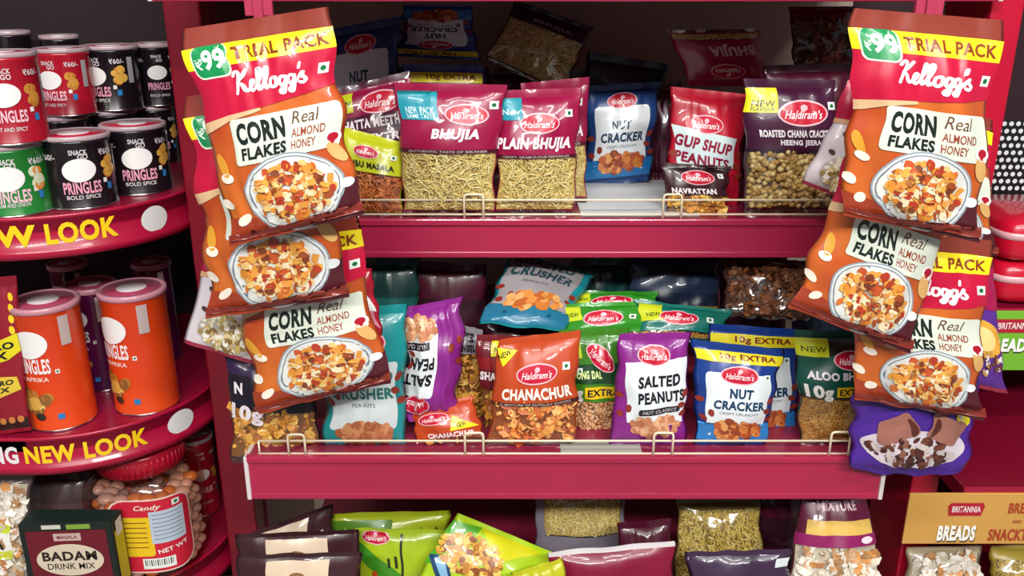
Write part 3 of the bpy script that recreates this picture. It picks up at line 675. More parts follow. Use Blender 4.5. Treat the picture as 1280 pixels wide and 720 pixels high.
rail('two-wire guard rail in front of the bhujia pouches on the upper shelf', 415, 1062, (250, 268), ((580, 604, 243), (830, 853, 243)), -.014, ZU)
rail('two-wire guard rail in front of the nut cracker pouches on the lower shelf', 323, 1066, (551, 567), ((359, 380, 543), (581, 604, 541), (818, 842, 541), (1040, 1064, 540)), -.160, ZL, (323,))
# white paper liner under the nut cracker pouch
A = Acc(); A.box(xat(722, 250, .06), xat(862, 250, .06), -.005, .2, ZU+.0003, ZU+.0015, bev=0)
tagged(A.out('shelf_liner', M('#d5dbdc', 'card'), None, False), 'white paper liner on the upper shelf in front of the nut cracker pouch', 'paper liner')
A = Acc(); A.box(xat(700, 556, -.14), xat(800, 556, -.14), -.158, -.128, ZL+.0003, ZL+.0015, bev=0)
tagged(A.out('shelf_liner', M('#a8a89e', 'card'), None, False), 'pale paper liner on the lower shelf, under the chanachur and lentil pouches', 'paper liner')
# ------------------------------------------------------------------ upper shelf
GROUP[0] = 'snack pouches on the upper shelf'
fr = dict(z=ZU)
pouch(d_bhujia, (490, 103), (635, 106), (618, 271), (503, 271), **fr, lean=.008, c=.07, t=.019, label='pouch of thin yellow bhujia with teal NEW PACK corner, front of the upper shelf')
pouch(d_plain, (620, 113), (727, 110), (718, 270), (620, 270), **fr, c=.03, t=.019, label='pouch reading PLAIN BHUJIA, in front of its twin on the upper shelf')
pouch(d_plain, (652, 104), (737, 96), (732, 254), (655, 254), Y=.062, c=.03, t=.010, label='plain bhujia pouch half hidden behind the front PLAIN BHUJIA one')
pouch(d_nimbu, (420, 156), (510, 180), (502, 270), (430, 270), **fr, t=.015, label='yellow-green nimbu masala pouch with orange sev, beside the left cornflake packs')
pouch(d_khatta, (410, 114), (513, 88), (524, 250), (424, 250), Y=.075, lean=.03, t=.014, label='dark maroon khatta meetha pouch rising behind the yellow-green nimbu masala pouch')
pouch(d_nut, (733, 107), (827, 102), (813, 226), (727, 235), z=ZU, lean=.02, t=.016, label='blue nut cracker pouch standing on the white liner of the upper shelf')
pouch(d_gup, (838, 108), (936, 118), (924, 264), (830, 264), Y=.052, t=.014, label='red GUP SHUP PEANUTS pouch behind the small brown pouch')
pouch(d_navr, (826, 203), (914, 208), (908, 270), (833, 270), Y=.012, lean=.01, t=.013, label='small dark brown pouch standing in front of the red peanuts pouch')
pouch(d_chana, (930, 98), (1044, 100), (1040, 269), (928, 269), **fr, t=.019, c=.03, label='dark purple pouch of roasted chana with yellow corner flash on the upper shelf')
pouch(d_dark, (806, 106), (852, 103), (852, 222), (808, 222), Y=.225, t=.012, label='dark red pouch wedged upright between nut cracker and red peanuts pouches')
# dim back row
pouch(d_nut, (404, 38), (500, 20), (500, 190), (404, 196), Y=.17, lean=.03, t=.015, label='dim blue nut pouch at the back left of the upper shelf')
pouch(d_nutx, (602, 76), (492, 70), (505, 6), (590, 6), Y=.25, lean=0, t=.015, label='dim nut cracker pouch stacked upside-down at the back of the upper shelf')
pouch(d_nutx, (503, 80), (604, 82), (604, 216), (512, 216), Y=.13, t=.014, label='nut cracker pouch directly behind the front bhujia pouch, only its yellow strip showing')
pouch(d_bigb, (645, 0), (742, 34), (705, 120), (604, 72), Y=.24, t=.022, label='big dim bhujia bag lying tilted at the back of the upper shelf')
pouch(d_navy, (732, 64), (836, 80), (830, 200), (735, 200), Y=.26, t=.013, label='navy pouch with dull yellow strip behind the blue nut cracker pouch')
pouch(d_redb, (966, 108), (862, 108), (832, 38), (948, 36), Y=.19, t=.018, label='red bhujia pouch lying upside-down above the GUP SHUP PEANUTS pouch')
pouch(d_brown, (985, 8), (1072, 8), (1074, 80), (990, 86), Y=.22, t=.018, label='dim red-topped bag of brown mix at the top right of the upper shelf')
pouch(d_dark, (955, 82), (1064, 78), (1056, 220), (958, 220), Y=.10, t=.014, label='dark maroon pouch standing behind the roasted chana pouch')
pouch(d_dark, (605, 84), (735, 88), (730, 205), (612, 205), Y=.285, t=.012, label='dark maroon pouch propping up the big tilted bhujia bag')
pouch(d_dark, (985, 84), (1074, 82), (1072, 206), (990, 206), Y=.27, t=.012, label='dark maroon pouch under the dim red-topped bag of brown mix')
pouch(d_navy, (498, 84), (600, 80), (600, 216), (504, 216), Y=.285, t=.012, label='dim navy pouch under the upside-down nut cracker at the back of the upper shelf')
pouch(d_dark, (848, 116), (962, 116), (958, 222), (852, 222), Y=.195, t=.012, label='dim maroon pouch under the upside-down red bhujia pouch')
# ------------------------------------------------------------------ lower shelf
GROUP[0] = 'snack pouches on the lower shelf'
lo = dict(z=ZL+.001)
pouch(d_mixl, (280, 440), (394, 462), (402, 572), (290, 578), Y=-.132, lean=.01, t=.016, label='pouch of golden mix with dark top marked 10g, left end of the lower shelf')
pouch(d_roast, (410, 385), (510, 380), (508, 560), (402, 560), Y=-.134, lean=.02, t=.017, label='teal roasted crusher peanuts pouch, standing on the lower shelf beside the cornflakes')
pouch(d_saltside, (574, 530), (507, 526), (504, 385), (582, 370), Y=-.10, lean=-.02, t=.018, wr=2.2, label='purple salted peanuts pouch standing upside-down beside the teal pouch')
pouch(d_orangelie, (512, 512), (592, 494), (608, 550), (520, 556), Y=-.134, lean=.02, t=.013, label='small orange pouch slumped low below the upside-down purple pouch')
pouch(d_mixb, (560, 402), (602, 412), (612, 540), (556, 540), Y=-.065, t=.012, label='pouch of brown mix with grey top behind the slumped orange pouch')
pouch(d_shahi, (594, 418), (662, 420), (655, 548), (604, 548), Y=-.092, t=.013, label='dark red mixture pouch half hidden at the left of CHANACHUR')
pouch(d_chanachur, (622, 424), (725, 413), (721, 558), (608, 558), Y=-.137, t=.018, c=.03, label='orange pouch reading CHANACHUR at the front of the lower shelf')
pouch(d_moong, (698, 412), (786, 410), (776, 548), (712, 548), Y=-.095, t=.013, label='green pouch of small lentils between chanachur and purple peanuts pouches')
pouch(d_salt, (773, 417), (863, 415), (857, 556), (761, 556), Y=-.137, t=.017, c=.03, label='purple SALTED PEANUTS pouch standing upright on the lower shelf')
pouch(d_nutx, (864, 424), (981, 437), (957, 558), (868, 558), Y=-.137, t=.017, c=.04, label='blue NUT CRACKER pouch with 10g EXTRA strip, front one of two')
pouch(d_nutx, (883, 404), (1001, 412), (998, 548), (896, 548), Y=-.09, t=.012, label='blue nut cracker pouch directly behind the front 10g EXTRA one')
pouch(d_aloo, (993, 412), (1088, 415), (1080, 558), (999, 558), Y=-.134, t=.016, c=.03, label='dark green aloo bhujia pouch at the right end of the lower shelf')
pouch(d_roastlie, (638, 312), (744, 344), (706, 414), (597, 404), Ys=(.06, .06, -.07, -.07), t=.016, label='teal peanuts pouch lying back on top of the orange chanachur pouch')
pouch(d_greenlie, (700, 380), (808, 376), (808, 425), (702, 428), Ys=(-.03, -.03, -.062, -.062), t=.012, label='green pouch lying on the lentil pouch, nearer of the green pair')
pouch(d_greenlie, (712, 364), (822, 364), (820, 400), (712, 402), Ys=(.03, .03, .0, .0), t=.012, label='green pouch lying further back, peeking over the nearer green one')
pouch(d_teallie, (792, 374), (914, 388), (906, 428), (800, 424), Ys=(-.03, -.03, -.064, -.064), t=.013, label='dark teal pouch with yellow corner lying on top of SALTED PEANUTS')
pouch(d_brown2, (902, 318), (1034, 330), (1012, 402), (905, 396), Ys=(.04, .04, -.03, -.03), t=.016, label='dim brown pouch lying crumpled above the nut cracker pouches')
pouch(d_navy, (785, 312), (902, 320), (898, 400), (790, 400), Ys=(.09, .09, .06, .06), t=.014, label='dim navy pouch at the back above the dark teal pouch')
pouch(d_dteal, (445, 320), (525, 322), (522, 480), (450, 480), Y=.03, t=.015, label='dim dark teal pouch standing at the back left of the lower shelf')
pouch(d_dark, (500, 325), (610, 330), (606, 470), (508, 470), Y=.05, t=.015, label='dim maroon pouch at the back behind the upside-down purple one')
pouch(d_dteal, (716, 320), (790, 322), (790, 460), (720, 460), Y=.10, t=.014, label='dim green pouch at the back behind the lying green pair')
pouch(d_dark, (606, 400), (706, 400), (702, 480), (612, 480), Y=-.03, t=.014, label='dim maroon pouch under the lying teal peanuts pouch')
pouch(d_dark, (896, 322), (985, 322), (982, 470), (900, 470), Y=.13, t=.012, label='added dim maroon pouch hiding the lit back wall behind the crumpled brown pouch')  # added pouch, covers a lit patch of the back wall
pouch(d_navy, (985, 326), (1064, 326), (1060, 480), (988, 480), Y=.07, t=.012, label='added dim navy pouch hiding the lit back wall, behind the dark green aloo bhujia pouch')  # likewise added, keeps the bright wall out of view at the right
# ------------------------------------------------------------------ hanging strips
GROUP[0] = 'packs on the hanging strips'
def strip(label, px, Y, ytop):
    p = at(px, 4, Y); r = empty('hanging_strip', (p.x, Y, ytop), label, 'hanging strip')
    m = M('#a83450', 'plastic')
    A = Acc(); A.box(p.x-.011, p.x+.011, Y+.004, Y+.0055, at(px, 20, Y).z, .40, bev=0); A.out('strap', m, r, False)
    for zc in (at(px, 14, Y).z,):
        A = Acc(); A.box(p.x-.012, p.x+.012, Y-.002, Y+.002, zc-.004, zc+.02, bev=.001); A.box(p.x-.004, p.x+.004, Y-.005, Y-.002, zc-.012, zc+.012, bev=.001); A.out('clip', m, r, False)
    A = Acc(); A.tube([(p.x, Y+.006, .38), (p.x, Y+.006, .395), (p.x, -.05, .405)], .0025); A.out('hook_arm', WIRE, r)
strip('pink plastic hanging strip holding the left cluster of cornflake packs', 323, -.252, .4)
strip('pink plastic hanging strip holding the right cluster of cornflake packs', 1162, -.252, .4)
hg = dict(t=.015, c=.05)
pouch(CF, (225, 37), (411, 8), (455, 268), (290, 308), Y=-.276, lean=.006, **hg, wr=1.6, label='topmost orange cornflakes pack of the left cluster, price tag fully visible')
pouch(CF, (231, 121), (402, 100), (436, 372), (262, 398), Y=-.238, lean=.004, **hg, wr=1.6, label='middle cornflakes pack of the left cluster, its printed bowl under the topmost pack')
pouch(CF, (272, 290), (447, 266), (488, 478), (324, 517), Y=-.204, lean=.004, **hg, wr=1.6, label='lowest cornflakes pack of the left cluster, overlapping the teal peanuts pouch')
pouch(MU, (264, 275), (368, 292), (336, 462), (230, 428), Y=-.176, lean=.004, t=.01, label='white and crimson muesli pack hanging tilted behind the left cornflake packs')
pouch(d_redwave, (398, 330), (466, 336), (479, 420), (410, 425), Y=-.178, lean=.004, t=.008, label='red pack with white wave peeking out beside the left cornflake packs')
pouch(CF, (1066, 10), (1253, 25), (1223, 303), (1048, 268), Y=-.276, lean=.006, **hg, wr=1.6, label='topmost orange cornflakes pack of the right cluster, TRIAL PACK strip fully visible')
pouch(CF, (1075, 146), (1215, 190), (1137, 442), (986, 384), Y=-.243, lean=.004, **hg, wr=1.6, label='middle cornflakes pack of the right cluster, swung out steeply to the left')
pouch(CF, (1060, 284), (1241, 300), (1224, 524), (1064, 498), Y=-.212, lean=.004, **hg, wr=1.6, label='lowest cornflakes pack of the right cluster, just above the purple chocolate pack')
pouch(CF, (1085, 90), (1240, 150), (1243, 320), (1100, 300), Y=-.160, lean=.004, t=.010, label='cornflakes pack almost hidden at the right edge behind the topmost right one')
pouch(MU, (1066, 88), (1145, 112), (1092, 264), (1002, 229), Y=-.125, lean=.004, t=.012, label='white muesli pack swinging left beside the roasted chana pouch')
pouch(CH, (1074, 440), (1226, 440), (1207, 585), (1062, 580), Y=-.181, lean=.004, t=.017, c=-.03, wr=2.0, sag=.012, label='purple chocolate cereal pack hanging lowest in the right cluster')
pouch(FR, (1186, 310), (1240, 322), (1258, 492), (1205, 482), Y=-.155, lean=.004, t=.010, label='purple fruit pack peeking out at the right behind the lowest right cornflakes')
# ------------------------------------------------------------------ bottom shelf
GROUP[0] = 'snack pouches on the bottom shelf'
pouch(d_choc, (298, 672), (414, 630), (440, 770), (318, 790), Y=-.08, lean=.03, t=.014, zmin=ZB+.002, label='dark brown pouch with beige label, rearmost and most tilted of three')
pouch(d_choc, (295, 668), (450, 662), (452, 800), (300, 800), Y=-.14, lean=.015, t=.014, zmin=ZB+.002, label='dark brown pouch with beige label, middle of the three')
pouch(d_choc, (295, 693), (453, 690), (452, 850), (300, 850), Y=-.19, lean=.015, t=.014, zmin=ZB+.002, label='dark brown pouch with beige label, frontmost of the three')
pouch(d_ygback, (413, 642), (562, 638), (562, 740), (420, 742), Y=-.06, lean=.02, t=.012, zmin=ZB+.002, label='olive yellow pouch with leaf row standing at the rear of the bottom shelf')
pouch(d_ygleft, (442, 660), (562, 662), (572, 830), (450, 830), Y=-.12, lean=.02, t=.014, zmin=ZB+.002, label='lime pouch with red oval logo next to the brown pouches')
pouch(d_ygcorn, (570, 640), (702, 695), (652, 812), (500, 745), Y=-.165, lean=.05, t=.018, zmin=ZB+.002, label='lime pouch with corn picture lying tilted at the front of the bottom shelf')
pouch(d_yelgreen, (640, 716), (704, 697), (720, 790), (645, 800), Y=-.20, lean=.02, t=.010, zmin=ZB+.002, label='small yellow pouch corner at the lower edge beside the red bhujia pouch')
pouch(d_grey, (668, 600), (786, 598), (780, 720), (664, 722), Y=-.04, lean=.03, t=.015, zmin=ZB+.002, label='grey see-through pouch of bhujia at the rear of the bottom shelf')
pouch(d_redfront, (684, 690), (842, 676), (856, 820), (700, 826), Y=-.17, lean=.02, t=.015, zmin=ZB+.002, label='crimson bhujia pouch with white top seal at the front of the bottom shelf')
pouch(d_dark, (772, 654), (840, 648), (845, 770), (778, 770), Y=-.105, lean=.02, t=.012, zmin=ZB+.002, label='glossy red pouch just behind the crimson bhujia pouch with white seal')
pouch(d_chivda, (846, 622), (948, 618), (966, 740), (838, 748), Y=-.07, lean=.04, t=.018, zmin=ZB+.002, label='bag of pale yellow flakes behind the dark purple pouch')
pouch(d_purple, (856, 690), (988, 686), (992, 820), (860, 820), Y=-.16, lean=.02, t=.014, zmin=ZB+.002, label='dark purple pouch with silver tab in front of the yellow flakes')
pouch(d_dark, (940, 606), (1015, 608), (1015, 740), (945, 740), Y=-.03, lean=.02, t=.012, zmin=ZB+.002, label='dark red pouch standing behind the white flake mixture bag')
pouch(d_mixture, (1006, 604), (1080, 604), (1112, 810), (970, 810), Y=-.165, lean=.06, t=.022, c=-.02, zmin=ZB+.002, label='bulging bag of white flake mixture at the right end of the bottom shelf')
# ------------------------------------------------------------------ left rack with curved shelves
def rack_path(n=40):
    cx, cy, r = -.622, .147, .187
    pts = [(-1.05+i*(cx+1.05)/10, cy-r) for i in range(10)]
    for k in range(n+1):
        a = -math.pi/2+k/n*math.pi/2
        pts.append((cx+r*math.cos(a), cy+r*math.sin(a)))
    pts.append((cx+r, cy+r*.9)); return np.array(pts)
PATH = rack_path(); SEGL = np.concatenate([[0], np.cumsum(np.linalg.norm(np.diff(PATH, axis=0), axis=1))])
class Lip(Surf):
    """u in metres along the lip, v in metres below its top edge"""
    def __init__(s, z): s.z = z
    def pt(s, u, v):
        x = np.interp(u, SEGL, PATH[:, 0]); y = np.interp(u, SEGL, PATH[:, 1])
        return np.stack([x, y-0*x, s.z-np.asarray(v)], 1)
    def s_at(s, px, v):
        ss = np.linspace(.3, SEGL[-1], 600); P = s.pt(ss, np.full(600, v)); q = [proj(p)[0] for p in P]
        return float(np.interp(px, q, ss))
def lip_text(D, L, mat, t, px0, px1, v0, v1):
    D.text('lip_lettering', mat, t, L.s_at(px0, .025), v0, L.s_at(px1, .025), v1, bold=.04, z=2)
def curved_shelf(z, label, words, oval):
    r = empty('curved_shelf', (-.6, .35, z-.03), label, 'shelf')
    n = len(PATH); lh = .052
    back = np.array([(PATH[0][0], .42)]+[(-.435, .42)])
    A = Acc(); ring = np.concatenate([PATH, back[::-1]]); m = len(ring)
    V = np.concatenate([np.c_[ring, np.full(m, z-.004)], np.c_[ring, np.full(m, z-.02)]])
    A.add(V, [tuple(range(m)), tuple(range(2*m-1, m-1, -1))]+[(i, m+i, m+(i+1) % m, (i+1) % m) for i in range(m)]); A.out('shelf_board', M('#920f34', 'paint'), r, False)
    # lip: swept profile, outward thickness
    T = np.gradient(PATH, axis=0); T /= np.linalg.norm(T, axis=1)[:, None]; N = np.stack([T[:, 1], -T[:, 0]], 1)
    prof = [(-.003, 0), (.0012, .0005), (.0012, .004), (0, .005), (0, lh-.012), (.0035, lh-.010), (.0035, lh), (-.003, lh)]; k = len(prof)
    V = []; Fc = []
    for i in range(n):
        for o, d in prof: V.append((PATH[i][0]+N[i][0]*o, PATH[i][1]+N[i][1]*o, z-d))
    for i in range(n-1):
        for j in range(k): j2 = (j+1) % k; Fc.append((i*k+j, i*k+j2, (i+1)*k+j2, (i+1)*k+j))
    mk('curved_lip', V, Fc, M('#a80f36', 'paint'), None, r)
    L = Lip(z); D = Design(1, RP, seal=(.05, .05)); D.ul = np.arange(0, 1.6, .008); D.vl = np.array([0, .02, 1.]); D.H = 1
    for w in words: lip_text(D, L, M(w[0], 'plastic'), *w[1:])
    if oval:
        a, b = L.s_at(oval[0]-oval[1], .024), L.s_at(oval[0]+oval[1], .024); D.ell('lip_badge', M('#e8e6e4', 'plastic'), (a+b)/2, .025, (b-a)/2, .0165, z=1.5)
    printed(D, L, r)
    return r
ZR1, ZR2, ZR3 = .100, -.189, -.44
YE = '#f2c81a'
curved_shelf(ZR1, 'upper curved red rack shelf reading NEW LOOK under the black cans', [(YE, 'NEW', -62, 46, .010, .036), (YE, 'LOOK', 57, 147, .010, .036)], (192, 16))
curved_shelf(ZR2, 'lower curved red rack shelf reading NEW LOOK under the orange cans', [('#e8e2e2', 'AMAZING', -120, 23, .012, .037), (YE, 'NEW', 31, 95, .012, .037), (YE, 'LOOK', 105, 184, .012, .037)], (225, 16))
curved_shelf(ZR3, 'lowest curved red rack shelf carrying the candy jar and drink mix box', [], None)
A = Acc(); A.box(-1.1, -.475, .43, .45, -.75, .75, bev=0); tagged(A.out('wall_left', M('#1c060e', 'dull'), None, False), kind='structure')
# ------------------------------------------------------------------ cans
def can(px, pyb, width, zs, ztop_py, scheme, label, turn=0, Y=None, height=None, lidc=None, tall=False):
    Yf = standY(pyb, zs) if Y is None else Y
    p = at(px, pyb, Yf); dep = (p.y-CY)*math.cos(PITCH)-(p.z-CZ)*math.sin(PITCH)
    r = width/2*dep/F*.985; cy = Yf+r; cx = at(px, pyb, cy).x if False else p.x*(cy-CY)/(Yf-CY)
    zt = at(px, ztop_py, Yf).z if height is None else zs+height
    h = zt-zs; turn += math.degrees(math.atan2(-cx, cy-CY)); lidc = lidc or (('#a8405c', '#c88a98') if tall else ('#b81034', '#b09aa0'))
    root = empty('crisp_can', (cx, cy, zs), label, 'can of crisps', 'crisp cans on the curved rack')
    body, dark, H = scheme['body'], scheme.get('dark'), (h-.008)/(math.pi*r)
    V, Fc = lathe([(r*.97, zs), (r, zs+.002), (r, zs+.004), (r*.985, zs+.005), (r*.985, zt-.010), (r, zt-.009), (r, zt-.006)], cx, cy)
    mk('can_body', V, Fc, M(body, 'can', dark, 6) if dark else M(body, 'can'), None, root)
    V, Fc = lathe([(r*.99, zs), (r*1.012, zs+.0005), (r*1.012, zs+.0028), (r*.99, zs+.0034)], cx, cy); mk('bottom_rim', V, Fc, M('#b9b4b4', 'metal'), None, root)
    rim = [(r*1.0, zt-.008), (r*1.035, zt-.0075), (r*1.035, zt-.001), (r*1.0, zt), (r*.9, zt), (r*.88, zt-.0015)] if tall else [(r, zt-.006), (r*1.02, zt-.0052), (r*1.02, zt-.0008), (r*.99, zt), (r*.95, zt), (r*.93, zt-.0015)]
    V, Fc = lathe(rim, cx, cy); lid = mk('lid', V, Fc, M(lidc[1], 'plastic'), None, root)
    V, Fc = lathe([(r*(.87 if tall else .925), zt-.0016), (r*(.87 if tall else .925), zt-.0008)], cx, cy); mk('lid_foil', V, Fc, M(lidc[0], 'print'), None, lid)
    V, Fc = lathe([(r*.45, zt-.0009), (r*.44, zt-.0003)], cx, cy); mk('lid_badge', V, Fc, M('#d9cfd2', 'plastic'), None, lid)
    D = Design(H, RP, seal=(.02, .02), nu=28, nv=16)
    E = .5
    x = lambda q: E+q
    if tall:
        D.ell('brand_badge', M('#ece9e6', 'can'), x(0), H*.25, .18, .145, z=2, rot=-8)
        D.text('brand_lettering', M('#f0e4e4', 'can'), 'PRINGLES', x(-.17), H*.37, x(.17), H*.37+.16, bold=.03, z=2)
        D.text('flavour_lettering', M('#f2d8c8', 'can'), 'PAPRIKA', x(-.12), H*.53, x(.14), H*.53+.045, bold=.02, z=2)
        D.rect('veg_mark', M('#e8e2dc', 'can'), x(.205), H*.47, x(.245), H*.47+.045, z=2); D.ell('veg_mark', M('#0f6b3a', 'can'), x(.225), H*.47+.022, .011, .011, z=3)
        D.rect('nutrition_panel', M('#b9a6a2', 'can'), x(.30), .04, x(.40), H*.28, z=2)
        D.scatter('crisp_print', ['#d8a648', '#e6bf6a', '#b8742c', '#8a5a2c'], x(-.02), H*.74, .13, .12, 16, .07, 3, z=2, fin='can', kind='round')
        D.rect('net_weight_mark', M('#2a7ab8', 'can'), x(.16), H*.86, x(.22), H*.86+.06, z=3); D.ell('flavour_mark', M('#2c2a22', 'can'), x(-.0), H*.88, .05, .04, z=5)
    else:
        D.text('price_lettering', M('#d8cfd2', 'can'), '₹60/-', x(.2), H*.12, x(.36), H*.12+.06, z=2); D.text('price_lettering', M('#d8cfd2', 'can'), '₹60/-', x(-.36), H*.16, x(-.2), H*.16+.06, z=2)
        D.text('slogan_lettering', M('#d8cfd2', 'can'), 'SNACK', x(-.07), H*.10, x(.09), H*.10+.05, z=2); D.text('slogan_lettering', M('#d8cfd2', 'can'), 'GO', x(.0), H*.17, x(.09), H*.17+.05, z=2)
        D.ell('brand_badge', M('#e8e4e2', 'can'), x(0), H*.42, .15, .115, z=2, rot=-6)
        D.text('brand_lettering', M(scheme.get('txt', '#e8b8c4'), 'can'), 'PRINGLES', x(-.16), H*.60, x(.18), H*.60+.12, bold=.03, z=2)
        D.text('flavour_lettering', M('#d8d0d0', 'can'), scheme.get('fl', 'HOT AND SPICY'), x(-.14), H*.81, x(.16), H*.81+.04, bold=.01, z=2)
        D.rect('net_weight_mark', M('#2a7ab8', 'can'), x(.25), H*.66, x(.30), H*.66+.07, z=2); D.rect('veg_mark', M('#e8e2dc', 'can'), x(.21), H*.58, x(.25), H*.58+.045, z=2)
        D.scatter('crisp_print', scheme.get('pic', ['#c98a3a', '#b84a24', '#d8a648']), x(.28), H*.42, .06, .1, 9, .05, 3, z=2, fin='can', kind='round')
        D.rect('nutrition_panel', M('#a39a9c', 'can'), x(.40), H*.1, x(.47), H*.55, z=2)
    printed(D, Cyl(cx, cy, r*.985, zs+.004, zt-.008, turn), root)
    return root, (cx, cy, r, zt)
BLK = dict(body='#15131a', dark='#1c1016', txt='#e39ab0', fl='BOLD SPICE'); RDC = dict(body='#b4162c', dark='#a01228', pic=['#c98a3a', '#b8742c']); GRN = dict(body='#1d6e2c', dark='#1f8030', fl='CREAM AND ONION', pic=['#cfd8b8', '#d88a3a']); ORG = dict(body='#d83a14', dark='#e04a18'); PUR = dict(body='#5a1040', dark='#4a0c3a')
can(107, 264, 86, ZR1-.004, 172, BLK, 'black can with red lid between the green can and another black can')
can(178, 246, 79, ZR1-.004, 159, BLK, 'black can with red lid beside the right end badge of the upper rack shelf')
_, g = can(24, 274, 92, ZR1-.004, 184, GRN, 'green can at the front of the upper rack shelf, under a red can', turn=-8)
can(20, 184, 86, g[3], 64, RDC, 'red can stacked on top of the green can', turn=-5, Y=g[1]-g[2], height=.105)
# second and third rows stand on hidden cans
row = [(90, 66, .19, RDC, 'red can in the rear row between a red and a black can', -35), (149, 68, .245, BLK, 'black can in the rear row, right of the red one', -40), (204, 50, .30, BLK, 'dark can in the rear row squeezed against the red upright', 0)]
for px, w, Y, sc, lab, tn in row:
    _, q = can(px, 225, w, ZR1-.004, 150, BLK, 'dark can hidden under the '+lab.split(' in the')[0]+' of the rear row'+(' by the upright' if px > 200 else ''), Y=Y, height=.088)
    can(px, 150, w, q[3], 40, sc, lab, turn=tn, Y=q[1]-q[2], height=.092)
can(20, 100, 52, ZR1-.004, 20, BLK, 'dark tall can at the very back left, only its lid showing', Y=.33, height=.196)
can(82, 100, 46, ZR1-.004, 20, BLK, 'dark tall can at the very back, its lid showing above the red can', Y=.33, height=.19)
can(84, 541, 82, ZR2-.004, 388, ORG, 'tall orange can with clear pink lid, left one on the lower rack shelf', turn=-38, tall=True)
can(188, 521, 80, ZR2-.004, 372, ORG, 'tall orange can with clear pink lid near the right end of the lower rack shelf', turn=-52, tall=True)
can(136, 500, 60, ZR2-.004, 360, PUR, 'tall purple can standing between the two orange cans', turn=-50, tall=True, Y=.10, height=.155)
can(208, 470, 46, ZR2-.004, 350, PUR, 'tall dark can behind the right orange can', turn=-40, tall=True, Y=.20, height=.158)
can(108, 470, 46, ZR2-.004, 350, BLK, 'tall dark can at the back behind the left orange can', turn=-40, tall=True, Y=.22, height=.150)
can(256, 650, 44, ZR3-.004, 556, RDC, 'dark red can behind the candy jar under the lower rack shelf', turn=8, tall=False, Y=.165, height=.135)
GROUP[0] = None
# chocolate-stick pouch at the far left
D = Design(1.75, M('#8c1428'), seal=(.06, .03)); 
for i in range(16): D.ell('printed_sparks', M('#e8c420'), .08+(i % 4)*.27, .22+(i//4)*.12, .05, .035, z=1, rot=60)
D.poly('brand_burst', M('#d8c81c'), [(.05, .72), (.3, .66), (.6, .69), (.95, .62), (.98, .82), (.8, .9), (.4, .95), (.05, .9)], z=2)
D.text('brand_burst', BLACK, 'CHORO', .1, .70, .9, .78, bold=.04); D.text('brand_burst', BLACK, 'STIX', .25, .80, .8, .89, bold=.04)
D.poly('brand_burst', M('#d8b83a'), [(.2, 1.12), (.5, 1.06), (.9, 1.1), (.95, 1.25), (.6, 1.32), (.25, 1.28)], z=2); D.text('brand_burst', BLACK, 'CHORO', .3, 1.12, .85, 1.18, bold=.04); D.text('brand_burst', BLACK, 'STIX', .4, 1.20, .8, 1.26, bold=.04)
D.rect('foot_band', M('#2a1414'), .02, 1.58, .98, 1.7)
for i in range(7): D.ell('foot_band', M('#c87a3a'), .1+i*.13, 1.59, .05, .04, z=2)
pouch(D, (-54, 352), (21, 344), (40, 538), (-42, 548), z=ZR2-.003, lean=.02, t=.010, label='crimson stick snack pouch with yellow burst at the left end of the lower rack shelf', wr=.5)
# candy jar
jx, jy, jr = -.532, .075, .074; zj0, zj1 = ZR3-.004, at(178, 608, .0).z
J = empty('candy_jar', (jx, jy, zj0), 'clear candy jar with red screw lid and red and yellow label', 'candy jar')
V, Fc = lathe([(jr*.9, zj0), (jr, zj0+.006), (jr, zj1-.035), (jr*.96, zj1-.018), (jr*.8, zj1-.006), (jr*.72, zj1)], jx, jy, 48, 3.4); mk('jar_body', V, Fc, clear_mat('clear_plastic', '#f2dcd4', .10, .08, .15), None, J)
V, Fc = lathe([(jr*.74, zj1-.003), (jr*.80, zj1-.001), (jr*.80, zj1+.026), (jr*.77, zj1+.030), (jr*.7, zj1+.030)], jx, jy, 48); mk('screw_lid', V, Fc, M('#b3102c', 'plastic'), None, J)
A = Acc()
for k in range(48):
    a = 2*math.pi*k/48; c, s_ = math.cos(a), math.sin(a); A.tube([(jx+jr*.805*c, jy+jr*.805*s_, zj1+.002), (jx+jr*.805*c, jy+jr*.805*s_, zj1+.024)], .0011, 0, 5)
A.out('lid_grip', M('#b3102c', 'plastic'), J)
R = random.Random(3); A = Acc()
zz = zj0+.012
while zz < zj1-.03:
    for i in range(7):
        for j in range(7):
            x, y = (i-3)*jr*.27, (j-3)*jr*.27
            if abs(x)**3.4+abs(y)**3.4 > (jr*.84)**3.4 or (abs(i-3) < 2 and abs(j-3) < 2): continue
            V, Fc = ICO2; s3 = .0115*R.uniform(.85, 1.1); A.add(V*[s3*R.uniform(.8, 1.15), s3, s3*.75]+[jx+x+R.uniform(-.002, .002), jy+y+R.uniform(-.002, .002), zz+R.uniform(-.003, .003)], Fc, R.randint(0, 3))
    zz += .0175
o = A.out('candy_pieces', [M(c, 'plastic') for c in ('#d88a4a', '#dcbca8', '#d4bcb0', '#c9a99c')], J)
JD = Design(1.2, RP, nu=20, nv=20)
JD.rect('jar_label', M('#e8c8bc', 'card'), .0, 0, 1, 1.2, z=1, r=.22); JD.rect('jar_label', M('#c81c34', 'card'), .025, .025, .975, 1.175, z=2, r=.2)
JD.rect('jar_label', M('#e8c01c', 'card'), .12, .28, .52, .92, z=3, r=.04); JD.rect('jar_label', M('#b8c4d2', 'card'), .5, .2, .88, .72, z=3.5)
for i in range(7): JD.rect('jar_label', M('#7c8898', 'card'), .53, .25+i*.065, .85, .265+i*.065, z=4)
for i in range(6): JD.rect('jar_label', M('#7a4a14', 'card'), .15, .36+i*.08, .46, .375+i*.08, z=4)
JD.text('jar_label', M('#e8e0c8', 'card'), 'Candy', .34, .09, .64, .19, shear=.3, z=4); veg(JD, .8, .12, .045)
